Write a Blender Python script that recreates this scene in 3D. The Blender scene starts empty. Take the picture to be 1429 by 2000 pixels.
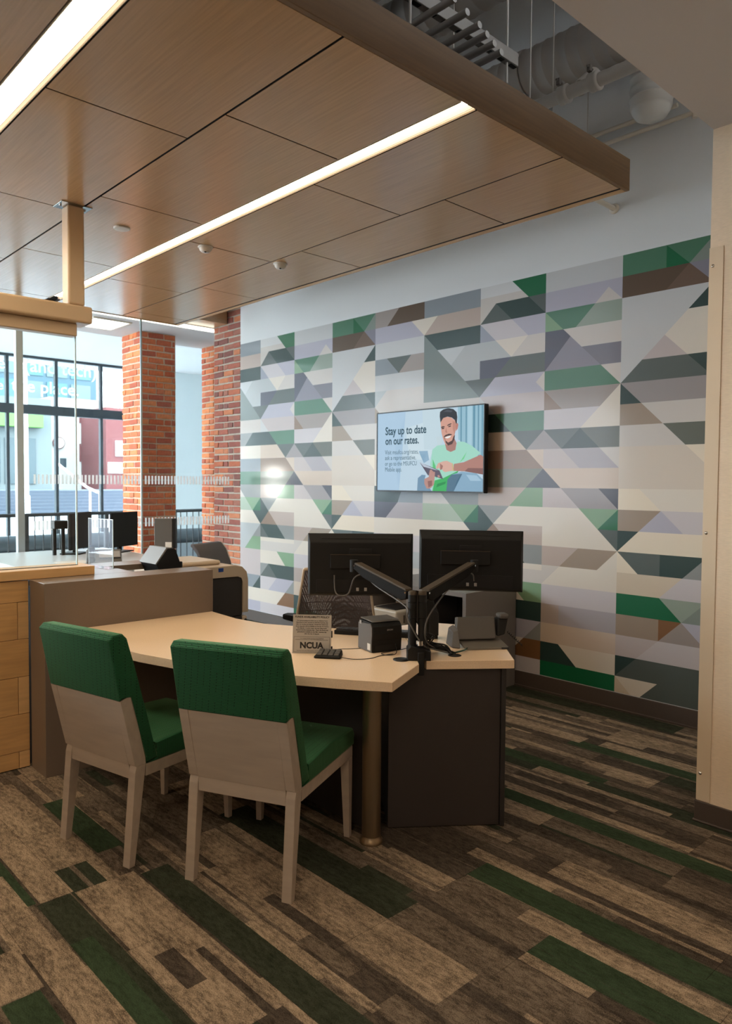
import bpy, bmesh, math, random
from mathutils import Vector, Matrix, Quaternion

# ------------------------------------------------------------------ camera, world, lights, exposure
SC = bpy.context.scene
COL = SC.collection
CH = 1.525                                   # camera height
yaw, pitch, roll = -0.819426739, -0.0396134731, 0.00702968863
_f = Vector((math.sin(yaw)*math.cos(pitch), math.cos(yaw)*math.cos(pitch), math.sin(pitch)))
_r = Vector((math.cos(yaw), -math.sin(yaw), 0))
_u = _r.cross(_f)
_r2 = _r*math.cos(roll) + _u*math.sin(roll)
_u2 = -_r*math.sin(roll) + _u*math.cos(roll)
cam = bpy.data.cameras.new('camera')
cam.sensor_fit = 'HORIZONTAL'; cam.sensor_width = 24.0
cam.lens = 24.0*1452.85/1429.0
cam.clip_start = 0.05; cam.clip_end = 300
cam.dof.use_dof = True; cam.dof.aperture_fstop = 4.0; cam.dof.focus_distance = 3.6
co = bpy.data.objects.new('camera', cam); COL.objects.link(co)
M = Matrix((_r2, _u2, -_f)).transposed().to_4x4(); M.translation = Vector((0, 0, CH))
co.matrix_world = M
SC.camera = co

w = bpy.data.worlds.new('world'); SC.world = w; w.use_nodes = True
nt = w.node_tree; nt.nodes.clear()
wo = nt.nodes.new('ShaderNodeOutputWorld'); wb = nt.nodes.new('ShaderNodeBackground')
wb.inputs['Color'].default_value = (0.80, 0.90, 1.0, 1); wb.inputs['Strength'].default_value = 15.0
nt.links.new(wb.outputs[0], wo.inputs[0])

SC.view_settings.view_transform = 'Standard'
SC.view_settings.look = 'None'
SC.view_settings.exposure = 0.0
SC.view_settings.gamma = 1.0
SC.view_settings.use_curve_mapping = False

LED = 29.0            # strength of the linear lights
FILL = 42.0           # watts of the added fill lights on the visitor side

def area(name, loc, size, power, color, target=None, sy=None):
    l = bpy.data.lights.new(name, 'AREA'); l.energy = power; l.color = color
    l.shape = 'RECTANGLE'; l.size = size; l.size_y = sy or size
    o = bpy.data.objects.new(name, l); COL.objects.link(o); o.location = loc
    if target is not None:
        d = Vector(target)-Vector(loc); o.rotation_euler = d.to_track_quat('-Z', 'Y').to_euler()
    return o
# warm fill lights added for ambient on the visitor side, behind and beside the camera
area('visitor_fill_light', (0.4, -1.4, 3.06), 0.6, FILL, (1.0, 0.80, 0.58), (0.4, -1.4, 0), 1.2)
area('visitor_fill_light', (0.3, 1.6, 3.06), 0.4, FILL*0.30, (1.0, 0.78, 0.55), (0.3, 1.6, 0), 0.4)
area('visitor_fill_light', (-3.2, -2.4, 3.06), 0.6, FILL, (1.0, 0.80, 0.58), (-3.2, -2.4, 0), 1.2)

# cool fill lights added below the foyer ceiling, out of view to the left
for y_ in (-3.5, -0.5): area('foyer_fill_light', (-12.0, y_, 4.05), 1.2, 340.0, (0.86, 0.94, 1.0), (-12.0, y_, 0), 1.2)

# ------------------------------------------------------------------ helpers
def lin(c):
    c = c/255.0
    return c/12.92 if c <= 0.04045 else ((c+0.055)/1.055)**2.4
def rgb(r, g, b, k=1.0):
    return (min(lin(r)*k, 0.95), min(lin(g)*k, 0.95), min(lin(b)*k, 0.95))

MATS = {}
class NB:
    def __init__(s, m): s.t = m.node_tree; s.n = s.t.nodes
    def new(s, t, **k):
        n = s.n.new(t)
        for a, v in k.items(): setattr(n, a, v)
        return n
    def link(s, a, b): s.t.links.new(a, b)

def mat(name, color, rough=0.5, metal=0.0, var=0.0, scale=(20, 20, 20), bump=0.0, bscale=None, spec=0.5, var2=None, detail=3, coat=0.0, dist=0.002):
    """principled material; var = strength of a procedural noise over the colour, bump = fine relief."""
    if name in MATS: return MATS[name]
    m = bpy.data.materials.new(name); m.use_nodes = True
    b = NB(m); p = m.node_tree.nodes['Principled BSDF']
    p.inputs['Base Color'].default_value = (*color, 1); p.inputs['Roughness'].default_value = rough
    p.inputs['Metallic'].default_value = metal; p.inputs['Specular IOR Level'].default_value = spec
    p.inputs['Coat Weight'].default_value = coat; p.inputs['Coat Roughness'].default_value = 0.10
    tc = b.new('ShaderNodeTexCoord'); mp = b.new('ShaderNodeMapping'); mp.inputs['Scale'].default_value = scale
    b.link(tc.outputs['Object'], mp.inputs['Vector'])
    nz = b.new('ShaderNodeTexNoise'); nz.inputs['Scale'].default_value = 1.0; nz.inputs['Detail'].default_value = detail
    b.link(mp.outputs[0], nz.inputs['Vector'])
    if var > 0:
        mx = b.new('ShaderNodeMix', data_type='RGBA'); mx.blend_type = 'MIX'
        rp = b.new('ShaderNodeValToRGB'); rp.color_ramp.elements[0].position = 0.35; rp.color_ramp.elements[1].position = 0.65
        b.link(nz.outputs['Fac'], rp.inputs[0]); b.link(rp.outputs[0], mx.inputs[0])
        c2 = var2 or tuple(min(1, c*(1+var)) for c in color)
        mx.inputs[6].default_value = (*[c*(1-var) for c in color], 1) if not var2 else (*color, 1)
        mx.inputs[7].default_value = (*c2, 1)
        b.link(mx.outputs[2], p.inputs['Base Color'])
    if bump > 0:
        bp = b.new('ShaderNodeBump'); bp.inputs['Strength'].default_value = bump; bp.inputs['Distance'].default_value = dist
        if bscale:
            mp2 = b.new('ShaderNodeMapping'); mp2.inputs['Scale'].default_value = bscale
            b.link(tc.outputs['Object'], mp2.inputs['Vector'])
            n2 = b.new('ShaderNodeTexNoise'); n2.inputs['Scale'].default_value = 1.0; n2.inputs['Detail'].default_value = 3
            b.link(mp2.outputs[0], n2.inputs['Vector']); b.link(n2.outputs['Fac'], bp.inputs['Height'])
        else: b.link(nz.outputs['Fac'], bp.inputs['Height'])
        b.link(bp.outputs[0], p.inputs['Normal'])
    MATS[name] = m
    return m

def emit(name, color, strength):
    if name in MATS: return MATS[name]
    m = bpy.data.materials.new(name); m.use_nodes = True
    p = m.node_tree.nodes['Principled BSDF']
    p.inputs['Base Color'].default_value = (0.02, 0.02, 0.02, 1); p.inputs['Roughness'].default_value = 0.6
    p.inputs['Specular IOR Level'].default_value = 0.1
    p.inputs['Emission Color'].default_value = (*color, 1); p.inputs['Emission Strength'].default_value = strength
    MATS[name] = m; return m

def glass(name, tint=(1, 1, 1), refl=0.06, haze=0.0):
    if name in MATS: return MATS[name]
    m = bpy.data.materials.new(name); m.use_nodes = True
    b = NB(m); b.n.clear()
    out = b.new('ShaderNodeOutputMaterial'); tr = b.new('ShaderNodeBsdfTransparent'); gl = b.new('ShaderNodeBsdfGlossy')
    tr.inputs['Color'].default_value = (*tint, 1); gl.inputs['Roughness'].default_value = 0.0
    fr = b.new('ShaderNodeFresnel'); fr.inputs['IOR'].default_value = 1.45
    mx = b.new('ShaderNodeMixShader')
    ge = b.new('ShaderNodeNewGeometry'); iv = b.new('ShaderNodeMath', operation='SUBTRACT'); iv.inputs[0].default_value = 1.0; b.link(ge.outputs['Backfacing'], iv.inputs[1])
    ml_ = b.new('ShaderNodeMath', operation='MULTIPLY'); b.link(fr.outputs[0], ml_.inputs[0]); b.link(iv.outputs[0], ml_.inputs[1])
    b.link(ml_.outputs[0], mx.inputs[0]); b.link(tr.outputs[0], mx.inputs[1]); b.link(gl.outputs[0], mx.inputs[2])
    b.link(mx.outputs[0], out.inputs[0])
    MATS[name] = m; return m

class MB:
    """collects shapes into one bmesh"""
    def __init__(s): s.b = bmesh.new(); s.mi = 0
    def _add(s, verts, faces, smooth=False, mi=None):
        vs = [s.b.verts.new(v) for v in verts]
        out = []
        for f in faces:
            try:
                fc = s.b.faces.new([vs[i] for i in f]); fc.smooth = smooth; fc.material_index = s.mi if mi is None else mi
                out.append(fc)
            except ValueError: pass
        return vs, out
    def box(s, lo, hi, bev=0.0, M=None, seg=1):
        x0, y0, z0 = lo; x1, y1, z1 = hi
        v = [Vector(p) for p in ((x0,y0,z0),(x1,y0,z0),(x1,y1,z0),(x0,y1,z0),(x0,y0,z1),(x1,y0,z1),(x1,y1,z1),(x0,y1,z1))]
        if M: v = [M @ p for p in v]
        vs, fs = s._add(v, [(0,3,2,1),(4,5,6,7),(0,1,5,4),(1,2,6,5),(2,3,7,6),(3,0,4,7)])
        if bev > 0:
            es = list({e for f in fs for e in f.edges})
            bmesh.ops.bevel(s.b, geom=es, offset=bev, segments=seg, affect='EDGES', profile=0.5)
        return s
    def hexa(s, pts, bev=0.0, seg=1):
        """8 points: bottom 4 counter-clockwise, top 4"""
        vs, fs = s._add([Vector(p) for p in pts], [(0,3,2,1),(4,5,6,7),(0,1,5,4),(1,2,6,5),(2,3,7,6),(3,0,4,7)])
        if bev > 0:
            es = list({e for f in fs for e in f.edges})
            bmesh.ops.bevel(s.b, geom=es, offset=bev, segments=seg, affect='EDGES', profile=0.5)
        return s
    def prism(s, poly, z0, z1, bev=0.0, M=None, seg=1, smooth=False):
        """poly of (a, b) extruded along the third axis; M maps (a, b, c) to place"""
        n = len(poly)
        v = [Vector((p[0], p[1], z0)) for p in poly] + [Vector((p[0], p[1], z1)) for p in poly]
        if M: v = [M @ p for p in v]
        f = [tuple(reversed(range(n))), tuple(range(n, 2*n))] + [(i, (i+1) % n, n+(i+1) % n, n+i) for i in range(n)]
        vs, fs = s._add(v, f)
        if smooth:
            for q in fs[2:]: q.smooth = True
        if bev > 0:
            es = list({e for q in fs[:2] for e in q.edges})
            bmesh.ops.bevel(s.b, geom=es, offset=bev, segments=seg, affect='EDGES', profile=0.5)
        return s
    def cyl(s, p0, p1, r0, r1=None, n=16, cap=True, smooth=True):
        p0 = Vector(p0); p1 = Vector(p1); r1 = r0 if r1 is None else r1
        d = (p1-p0).normalized(); a = d.orthogonal().normalized(); c = d.cross(a)
        ring = lambda p, r: [p + (a*math.cos(t)+c*math.sin(t))*r for t in [2*math.pi*i/n for i in range(n)]]
        v = ring(p0, r0)+ring(p1, r1)
        f = [(i, (i+1) % n, n+(i+1) % n, n+i) for i in range(n)]
        s._add(v, f, smooth)
        if cap:
            s._add(ring(p0, r0), [tuple(reversed(range(n)))]); s._add(ring(p1, r1), [tuple(range(n))])
        return s
    def tube(s, pts, r, n=8, sub=4, rads=None):
        pts = [Vector(p) for p in pts]
        if sub > 1 and len(pts) > 2:
            q = []
            for i in range(len(pts)-1):
                a = pts[max(i-1, 0)]; b = pts[i]; c = pts[i+1]; d = pts[min(i+2, len(pts)-1)]
                for k in range(sub):
                    t = k/sub
                    q.append(0.5*((2*b)+(c-a)*t+(2*a-5*b+4*c-d)*t*t+(3*b-a-3*c+d)*t**3))
            q.append(pts[-1]); pts = q
        v = []; f = []
        up = Vector((0, 0, 1)); prev = None
        for i, p in enumerate(pts):
            d = (pts[min(i+1, len(pts)-1)]-pts[max(i-1, 0)]).normalized()
            a = d.cross(up) if prev is None else (prev - d*prev.dot(d))
            if a.length < 1e-4: a = d.orthogonal()
            a.normalize(); prev = a; c = d.cross(a)
            v += [p+(a*math.cos(t)+c*math.sin(t))*r for t in [2*math.pi*k/n for k in range(n)]]
        for i in range(len(pts)-1):
            for k in range(n): f.append((i*n+k, i*n+(k+1) % n, (i+1)*n+(k+1) % n, (i+1)*n+k))
        f.append(tuple(reversed(range(n)))); f.append(tuple((len(pts)-1)*n+k for k in range(n)))
        s._add(v, f, True); return s
    def lathe(s, prof, c=(0, 0, 0), axis='Z', n=24, M=None):
        v = []; f = []
        for r, h in prof:
            for k in range(n):
                t = 2*math.pi*k/n; p = Vector((r*math.cos(t), r*math.sin(t), h))
                if axis == 'Y': p = Vector((p.x, p.z, p.y))
                if axis == 'X': p = Vector((p.z, p.x, p.y))
                p = p+Vector(c)
                v.append(M @ p if M else p)
        for i in range(len(prof)-1):
            for k in range(n): f.append((i*n+k, i*n+(k+1) % n, (i+1)*n+(k+1) % n, (i+1)*n+k))
        s._add(v, f, True)
        if prof[0][0] > 1e-6: s._add(v[:n], [tuple(reversed(range(n)))])
        if prof[-1][0] > 1e-6: s._add(v[-n:], [tuple(range(n))])
        return s
    def build(s, name, m, parent=None, local=False):
        """vertices are in world space unless local; stored relative to the parent"""
        bmesh.ops.recalc_face_normals(s.b, faces=s.b.faces)
        if parent is not None and not local:
            inv = full(parent).inverted(); bmesh.ops.transform(s.b, matrix=inv, verts=s.b.verts)
        me = bpy.data.meshes.new(name); s.b.to_mesh(me); s.b.free()
        for q in (m if isinstance(m, (list, tuple)) else [m]): me.materials.append(q)
        o = bpy.data.objects.new(name, me); COL.objects.link(o)
        if parent is not None: o.parent = parent
        return o

def full(o):
    M = Matrix.LocRotScale(o.location, o.rotation_euler, o.scale)
    return full(o.parent) @ M if o.parent else M
def tag(o, label=None, cat=None, group=None, kind=None):
    if label: o['label'] = label
    if cat: o['category'] = cat
    if group: o['group'] = group
    if kind: o['kind'] = kind
    return o
def thing(name, label, cat, loc=(0, 0, 0), rz=0.0, group=None):
    o = bpy.data.objects.new(name, None); COL.objects.link(o); o.location = loc; o.rotation_euler = (0, 0, rz)
    o.empty_display_size = 0.1
    return tag(o, label, cat, group)
def struct(name, mb, m, parent=None):
    o = mb.build(name, m, parent)
    if parent is None: o['kind'] = 'structure'
    return o
def sempty(name, loc=(0, 0, 0)):
    o = bpy.data.objects.new(name, None); COL.objects.link(o); o.location = loc; o['kind'] = 'structure'; return o
def copy_tree(o, parent=None):
    c = o.copy(); COL.objects.link(c); c.parent = parent
    for ch in [q for q in o.children]: copy_tree(ch, c)
    return c
def B(lo, hi, bev=0.0, seg=1): return MB().box(lo, hi, bev, seg=seg)
def text(name, body, m, parent, Mw, width=None, size=0.1, align='LEFT', bold=0.0, ext=0.0004, ky=1.0):
    """flat lettering; Mw places local x (reading direction), y (up), z (out of the surface)"""
    cu = bpy.data.curves.new(name, 'FONT'); cu.body = body; cu.size = size; cu.align_x = align
    cu.extrude = ext; cu.offset = bold; cu.resolution_u = 3
    o = bpy.data.objects.new(name, cu); COL.objects.link(o)
    dg = bpy.context.evaluated_depsgraph_get(); dg.update()
    me = bpy.data.meshes.new_from_object(o.evaluated_get(dg)); bpy.data.objects.remove(o)
    xs = [v.co.x for v in me.vertices]
    k = 1.0
    if width and xs: k = width/(max(xs)-min(xs))
    me.transform((full(parent).inverted() if parent else Matrix()) @ Mw @ Matrix.Diagonal((k, (1 if not width else k)*ky, 1, 1)))
    me.materials.clear(); me.materials.append(m); me.name = name
    t = bpy.data.objects.new(name, me); COL.objects.link(t); t.parent = parent
    return t
def frame(o, x, y, z=None):
    x = Vector(x).normalized(); y = Vector(y).normalized(); z = x.cross(y) if z is None else Vector(z)
    m = Matrix((x, y, z)).transposed().to_4x4(); m.translation = Vector(o); return m

# convex polygon subtraction, for flat prints laid out as one unbroken layer
def area2(p): return sum(p[i][0]*p[(i+1) % len(p)][1]-p[(i+1) % len(p)][0]*p[i][1] for i in range(len(p)))
def ccw(p): return list(p) if area2(p) > 0 else list(reversed(p))
def cut(p, a, b):
    L, R = [], []
    for i in range(len(p)):
        q, n = p[i], p[(i+1) % len(p)]
        sq = (b[0]-a[0])*(q[1]-a[1])-(b[1]-a[1])*(q[0]-a[0]); sn = (b[0]-a[0])*(n[1]-a[1])-(b[1]-a[1])*(n[0]-a[0])
        if sq >= -1e-9: L.append(q)
        if sq <= 1e-9: R.append(q)
        if (sq > 1e-9 and sn < -1e-9) or (sq < -1e-9 and sn > 1e-9):
            t = sq/(sq-sn); x = (q[0]+(n[0]-q[0])*t, q[1]+(n[1]-q[1])*t); L.append(x); R.append(x)
    return L, R
def ok(p): return len(p) >= 3 and abs(area2(p)) > 1e-6
def subtract(A, Bp):
    out = []; rem = A
    for i in range(len(Bp)):
        L, R = cut(rem, Bp[i], Bp[(i+1) % len(Bp)])
        if ok(R): out.append(R)
        rem = L
        if not ok(rem): return out, None
    return out, rem
def paint(base, layers):
    """base: [(poly, tag)], layers painted over it in order -> flat list of (poly, tag)"""
    cur = [(ccw(p), t) for p, t in base]
    for p, t in layers:
        p = ccw(p); nxt = []; x0 = min(a for a, _ in p); x1 = max(a for a, _ in p); y0 = min(b for _, b in p); y1 = max(b for _, b in p)
        for q, tq in cur:
            if max(a for a, _ in q) <= x0 or min(a for a, _ in q) >= x1 or max(b for _, b in q) <= y0 or min(b for _, b in q) >= y1:
                nxt.append((q, tq)); continue
            o, ins = subtract(q, p); nxt += [(r, tq) for r in o]
            if ins: nxt.append((ins, t))
        cur = nxt
    return cur
R = random.Random(11)

# ------------------------------------------------------------------ materials
m_white = mat('painted_wall_white', rgb(205, 206, 206), 0.6, bump=0.15, bscale=(140, 140, 140))
m_ceil = mat('soffit_paint', rgb(198, 190, 184), 0.8, bump=0.25, bscale=(160, 160, 160))
m_deck = mat('painted_deck', rgb(190, 188, 185), 0.8)
m_linen = mat('beige_wallcovering', rgb(226, 204, 178), 0.75, var=0.05, scale=(40, 40, 500), bump=0.3, bscale=(60, 60, 700))
m_base = mat('dark_brown_rubber', rgb(72, 60, 52), 0.55)
m_wood = mat('ceiling_veneer', rgb(182, 144, 104), 0.21, var=0.07, scale=(3, 90, 90), bump=0.03, bscale=(6, 160, 160), spec=0.6)
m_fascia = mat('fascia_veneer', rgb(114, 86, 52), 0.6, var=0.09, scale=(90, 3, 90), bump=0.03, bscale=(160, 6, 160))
m_groove = mat('dark_groove', rgb(20, 18, 16), 0.8)
m_maple = mat('maple_boards', rgb(206, 160, 104), 0.4, var=0.09, scale=(30, 4, 46), detail=5)
m_maple2 = mat('maple_boards_light', rgb(216, 172, 118), 0.4, var=0.08, scale=(30, 3.4, 38), detail=5)
m_taupe = mat('taupe_laminate', rgb(122, 106, 92), 0.35, var=0.03, scale=(300, 300, 300))
m_quartz = mat('cream_quartz', rgb(242, 212, 178), 0.25, var=0.05, scale=(260, 260, 260), spec=0.5)
m_dark = mat('charcoal_laminate', rgb(44, 40, 38), 0.5)
m_darkpanel = mat('dark_brown_laminate', rgb(58, 50, 46), 0.5)
m_grey_lam = mat('grey_laminate', rgb(116, 108, 102), 0.45)
m_steel = mat('brushed_steel_leg', rgb(150, 130, 104), 0.38, metal=0.9, bump=0.05, bscale=(3, 3, 300))
m_chrome = mat('chrome', rgb(200, 200, 200), 0.12, metal=1.0)
m_black = mat('black_plastic', rgb(19, 18, 18), 0.48, spec=0.35, bump=0.1, bscale=(600, 600, 600))
m_black2 = mat('matte_black_plastic', rgb(21, 20, 19), 0.62, spec=0.3, bump=0.15, bscale=(500, 500, 500))
m_armtop = mat('dark_bronze_metal', rgb(72, 62, 50), 0.6, spec=0.2)
m_armbody = mat('arm_body_plastic', rgb(20, 18, 16), 0.75, spec=0.15)
m_grey = mat('grey_plastic', rgb(88, 84, 80), 0.5, bump=0.15, bscale=(500, 500, 500))
m_lgrey = mat('light_grey_plastic', rgb(150, 146, 142), 0.45)
m_beige = mat('beige_plastic', rgb(190, 172, 150), 0.45)
m_offwhite = mat('off_white_plastic', rgb(205, 196, 182), 0.45)
m_ashwood = mat('grey_washed_wood', rgb(172, 156, 140), 0.5, var=0.05, scale=(5, 40, 30), detail=4, bump=0.03)
m_mount = mat('painted_pipe', rgb(178, 174, 168), 0.5)
m_duct = mat('painted_duct', rgb(150, 145, 140), 0.55)
m_strut = mat('galvanised_strut', rgb(120, 114, 108), 0.5)
m_duct2 = mat('painted_duct_light', rgb(196, 196, 194), 0.5)
m_post = mat('tan_powder_coat', rgb(198, 172, 140), 0.38)
m_alu = mat('brushed_aluminium', rgb(196, 206, 212), 0.3, metal=0.3)
m_dkmetal = mat('dark_grey_metal', rgb(52, 58, 62), 0.5)
m_glass = glass('clear_glass', (0.96, 0.985, 0.98))
m_edge = mat('glass_edge', rgb(190, 210, 215), 0.15, spec=1.0)
m_acrylic = glass('acrylic', (0.97, 0.97, 0.97))
def film(name):
    m = bpy.data.materials.new(name); m.use_nodes = True; b = NB(m); p = m.node_tree.nodes['Principled BSDF']
    p.inputs['Base Color'].default_value = (0.93, 0.92, 0.92, 1); p.inputs['Roughness'].default_value = 0.7
    t = b.new('ShaderNodeBsdfTranslucent'); t.inputs['Color'].default_value = (0.95, 0.95, 0.95, 1); x = b.new('ShaderNodeMixShader'); x.inputs[0].default_value = 0.5
    b.link(p.outputs[0], x.inputs[1]); b.link(t.outputs[0], x.inputs[2]); b.link(x.outputs[0], m.node_tree.nodes['Material Output'].inputs[0]); return m
m_decal = film('frosted_white_film')
m_paper = mat('paper', rgb(215, 210, 202), 0.7)
m_ink = mat('black_ink', rgb(28, 24, 22), 0.6)
m_led = emit('led_diffuser', (1.0, 0.83, 0.60), LED)
m_slot_glow = emit('slot_wall_glow', (1.0, 0.74, 0.46), 1.25)  # warm emission standing in for light on the inner slot wall
m_led_edge = emit('led_strip_cool', (1.0, 0.95, 0.80), 3.2)
m_trimwarm = mat('light_trim', rgb(228, 206, 176), 0.4)
m_mortar = mat('mortar', rgb(190, 168, 146), 0.9, var=0.12, scale=(60, 60, 60), bump=0.4, dist=0.004)

def fabric(name, axis):
    m = bpy.data.materials.new(name); m.use_nodes = True; b = NB(m); p = m.node_tree.nodes['Principled BSDF']
    p.inputs['Roughness'].default_value = 0.85; p.inputs['Specular IOR Level'].default_value = 0.2
    p.inputs['Sheen Weight'].default_value = 0.3; p.inputs['Sheen Roughness'].default_value = 0.4; p.inputs['Sheen Tint'].default_value = (0.55, 0.85, 0.4, 1)
    tc = b.new('ShaderNodeTexCoord'); sp = b.new('ShaderNodeSeparateXYZ'); b.link(tc.outputs['Object'], sp.inputs[0])
    def mt(op, a, c=None, val=None):
        n = b.new('ShaderNodeMath', operation=op)
        if hasattr(a, 'links'): b.link(a, n.inputs[0])
        else: n.inputs[0].default_value = a
        if c is not None:
            if hasattr(c, 'links'): b.link(c, n.inputs[1])
            else: n.inputs[1].default_value = c
        return n.outputs[0]
    across = sp.outputs['X']; along = sp.outputs[axis]
    if axis == 'Z': across = mt('ADD', sp.outputs['X'], sp.outputs['Y'])
    nz = b.new('ShaderNodeTexNoise'); nz.inputs['Scale'].default_value = 60; b.link(tc.outputs['Object'], nz.inputs['Vector'])
    wob = mt('MULTIPLY', nz.outputs['Fac'], 0.0035)
    al2 = mt('ADD', along, wob)
    rib = mt('FRACT', mt('MULTIPLY', al2, 1/0.0058))
    tri = mt('ABSOLUTE', mt('SUBTRACT', rib, 0.5))                     # 0..0.5
    cx = mt('MULTIPLY', across, 1/0.027)
    colm = mt('LESS_THAN', mt('FRACT', cx), 0.10)
    off = mt('MULTIPLY', mt('FLOOR', cx), 0.37)
    dz = mt('FRACT', mt('ADD', mt('MULTIPLY', along, 1/0.0116), off))
    dash = mt('LESS_THAN', dz, 0.45)
    n2 = b.new('ShaderNodeTexNoise'); n2.inputs['Scale'].default_value = 14; b.link(tc.outputs['Object'], n2.inputs['Vector'])
    msk = mt('GREATER_THAN', n2.outputs['Fac'], 0.40)
    dots = mt('MULTIPLY', mt('MULTIPLY', colm, dash), msk)
    mx = b.new('ShaderNodeMix', data_type='RGBA'); b.link(mt('MULTIPLY', tri, 2.0), mx.inputs[0])
    mx.inputs[6].default_value = (*rgb(44, 104, 66), 1); mx.inputs[7].default_value = (*rgb(5, 42, 26), 1)
    m2 = b.new('ShaderNodeMix', data_type='RGBA'); b.link(dots, m2.inputs[0]); b.link(mx.outputs[2], m2.inputs[6])
    m2.inputs[7].default_value = (*rgb(8, 26, 18), 1)
    b.link(m2.outputs[2], p.inputs['Base Color'])
    bp = b.new('ShaderNodeBump'); bp.inputs['Strength'].default_value = 0.7; bp.inputs['Distance'].default_value = 0.0012
    b.link(mt('SUBTRACT', 0.5, tri), bp.inputs['Height']); b.link(bp.outputs[0], p.inputs['Normal'])
    return m
m_fab_back = fabric('green_ribbed_fabric_upright', 'Z')
m_fab_seat = fabric('green_ribbed_fabric_seat', 'Y')

def carpet_mat():
    m = bpy.data.materials.new('carpet_pile'); m.use_nodes = True; b = NB(m); p = m.node_tree.nodes['Principled BSDF']
    p.inputs['Roughness'].default_value = 0.95; p.inputs['Specular IOR Level'].default_value = 0.05
    at = b.new('ShaderNodeAttribute'); at.attribute_name = 'col'
    tc = b.new('ShaderNodeNewGeometry')
    def noise(scale, det=2):
        mp = b.new('ShaderNodeMapping'); mp.inputs['Scale'].default_value = scale; b.link(tc.outputs['Position'], mp.inputs['Vector'])
        n = b.new('ShaderNodeTexNoise'); n.inputs['Scale'].default_value = 1; n.inputs['Detail'].default_value = det; b.link(mp.outputs[0], n.inputs['Vector']); return n.outputs['Fac']
    def mt(op, a, c):
        n = b.new('ShaderNodeMath', operation=op)
        for i, q in enumerate((a, c)):
            if hasattr(q, 'links'): b.link(q, n.inputs[i])
            else: n.inputs[i].default_value = q
        return n.outputs[0]
    worn = noise((3.5, 15, 1), 5); mid = noise((26, 75, 1), 4); streak = noise((70, 420, 1), 2); pile = noise((300, 300, 300), 2)
    # light yarn is worn thin in mottled patches along the weave
    d = mt('ADD', mt('ADD', mt('MULTIPLY', mt('SUBTRACT', worn, 0.5), 2.2), mt('MULTIPLY', mt('SUBTRACT', mid, 0.5), 3.0)), mt('ADD', mt('MULTIPLY', mt('SUBTRACT', streak, 0.5), 2.0), mt('MULTIPLY', mt('SUBTRACT', pile, 0.5), 4.0)))
    fac = mt('ADD', 0.93, mt('MULTIPLY', d, at.outputs['Alpha']))
    cl = b.new('ShaderNodeClamp'); b.link(fac, cl.inputs[0]); cl.inputs[1].default_value = 0.34; cl.inputs[2].default_value = 1.6
    mx = b.new('ShaderNodeVectorMath', operation='SCALE'); b.link(at.outputs['Color'], mx.inputs[0]); b.link(cl.outputs[0], mx.inputs['Scale'])
    b.link(mx.outputs[0], p.inputs['Base Color'])
    bp = b.new('ShaderNodeBump'); bp.inputs['Strength'].default_value = 0.5; bp.inputs['Distance'].default_value = 0.003
    b.link(pile, bp.inputs['Height']); b.link(bp.outputs[0], p.inputs['Normal'])
    return m
m_carpet = carpet_mat()

# ------------------------------------------------------------------ the setting
WY = 4.657
floor_o = struct('floor', B((-17, -5, -0.12), (3.2, 9.8, -0.008)), mat('floor_slab', rgb(84, 78, 70), 0.9))

# carpet planks: the printed strips follow the photograph where it shows them
CG = (*rgb(58, 72, 53), 0.34); CD = (*rgb(80, 71, 62), 0.60); CM = (*rgb(106, 94, 81), 0.75); CL = (*rgb(146, 128, 108), 0.72); CGd = (*rgb(58, 62, 50), 0.45)
STR = [  # x0, x1, y0, y1, colour
    (-2.70, -1.70, 1.06, 1.29, CL), (-3.9, -2.71, 0.94, 1.06, CL), (-3.9, -2.9, 1.06, 1.22, CL), (-3.9, -2.6, 1.43, 1.50, CM),
    (-1.805, -0.40, 2.237, 2.367, CG), (-1.80, -1.3, 2.215, 2.237, CL), (-1.365, 0.2, 2.005, 2.14, CG), (-1.80, -1.365, 2.05, 2.235, CM),
    (-2.9, -1.80, 1.80, 1.955, CGd), (-3.55, -2.93, 1.245, 1.355, CG), (-2.66, -1.1, 1.30, 1.415, CGd), (-2.9, -1.5, 1.44, 1.475, CL),
    (-2.705, -1.4, 0.925, 1.045, CGd), (-2.4, -1.4, 0.925, 1.0, CG), (-3.5, -2.72, 0.845, 0.93, CG), (-3.0, -2.3, 0.80, 0.90, CL),
    (-2.245, -1.9, 0.665, 0.775, CG), (-2.5, -2.25, 0.62, 0.79, CL), (-2.2, 0.0, 2.93, 3.03, CG), (-2.7, -1.9, 3.40, 3.50, CG), (-1.95, -1.2, 3.36, 3.44, CGd),
    (-2.35, -1.3, 3.82, 3.92, CG), (-3.2, -2.3, 3.88, 3.99, CL), (-2.2, -1.3, 3.92, 4.02, CL), (-3.3, -2.0, 4.45, 4.62, CGd),
    (-1.80, -1.0, 1.80, 1.95, CM), (-1.5, -0.4, 2.14, 2.22, CL), (-1.8, -0.6, 1.58, 1.70, CM), (-2.2, -1.4, 1.60, 1.80, CL),
    (-2.25, -1.7, 2.50, 2.56, CM), (-1.6, -0.6, 2.48, 2.62, CL), (-2.45, -2.2, 0.80, 0.92, CL),
    (-2.16, -1.95, 1.10, 1.17, CD), (-2.1, -1.7, 1.215, 1.245, CD), (-3.3, -2.95, 1.395, 1.43, CL)]
RW = 0.25; y_anchor = 1.80 - 8*RW
ends = {3: -2.705, 4: -2.66, 7: -1.80, 8: -1.365, 9: -1.805, 2: -2.245}
rows = []
iy0 = int(math.floor((-0.3-y_anchor)/RW)); iy1 = int(math.ceil((WY-y_anchor)/RW))
pl_count = 0
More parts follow.
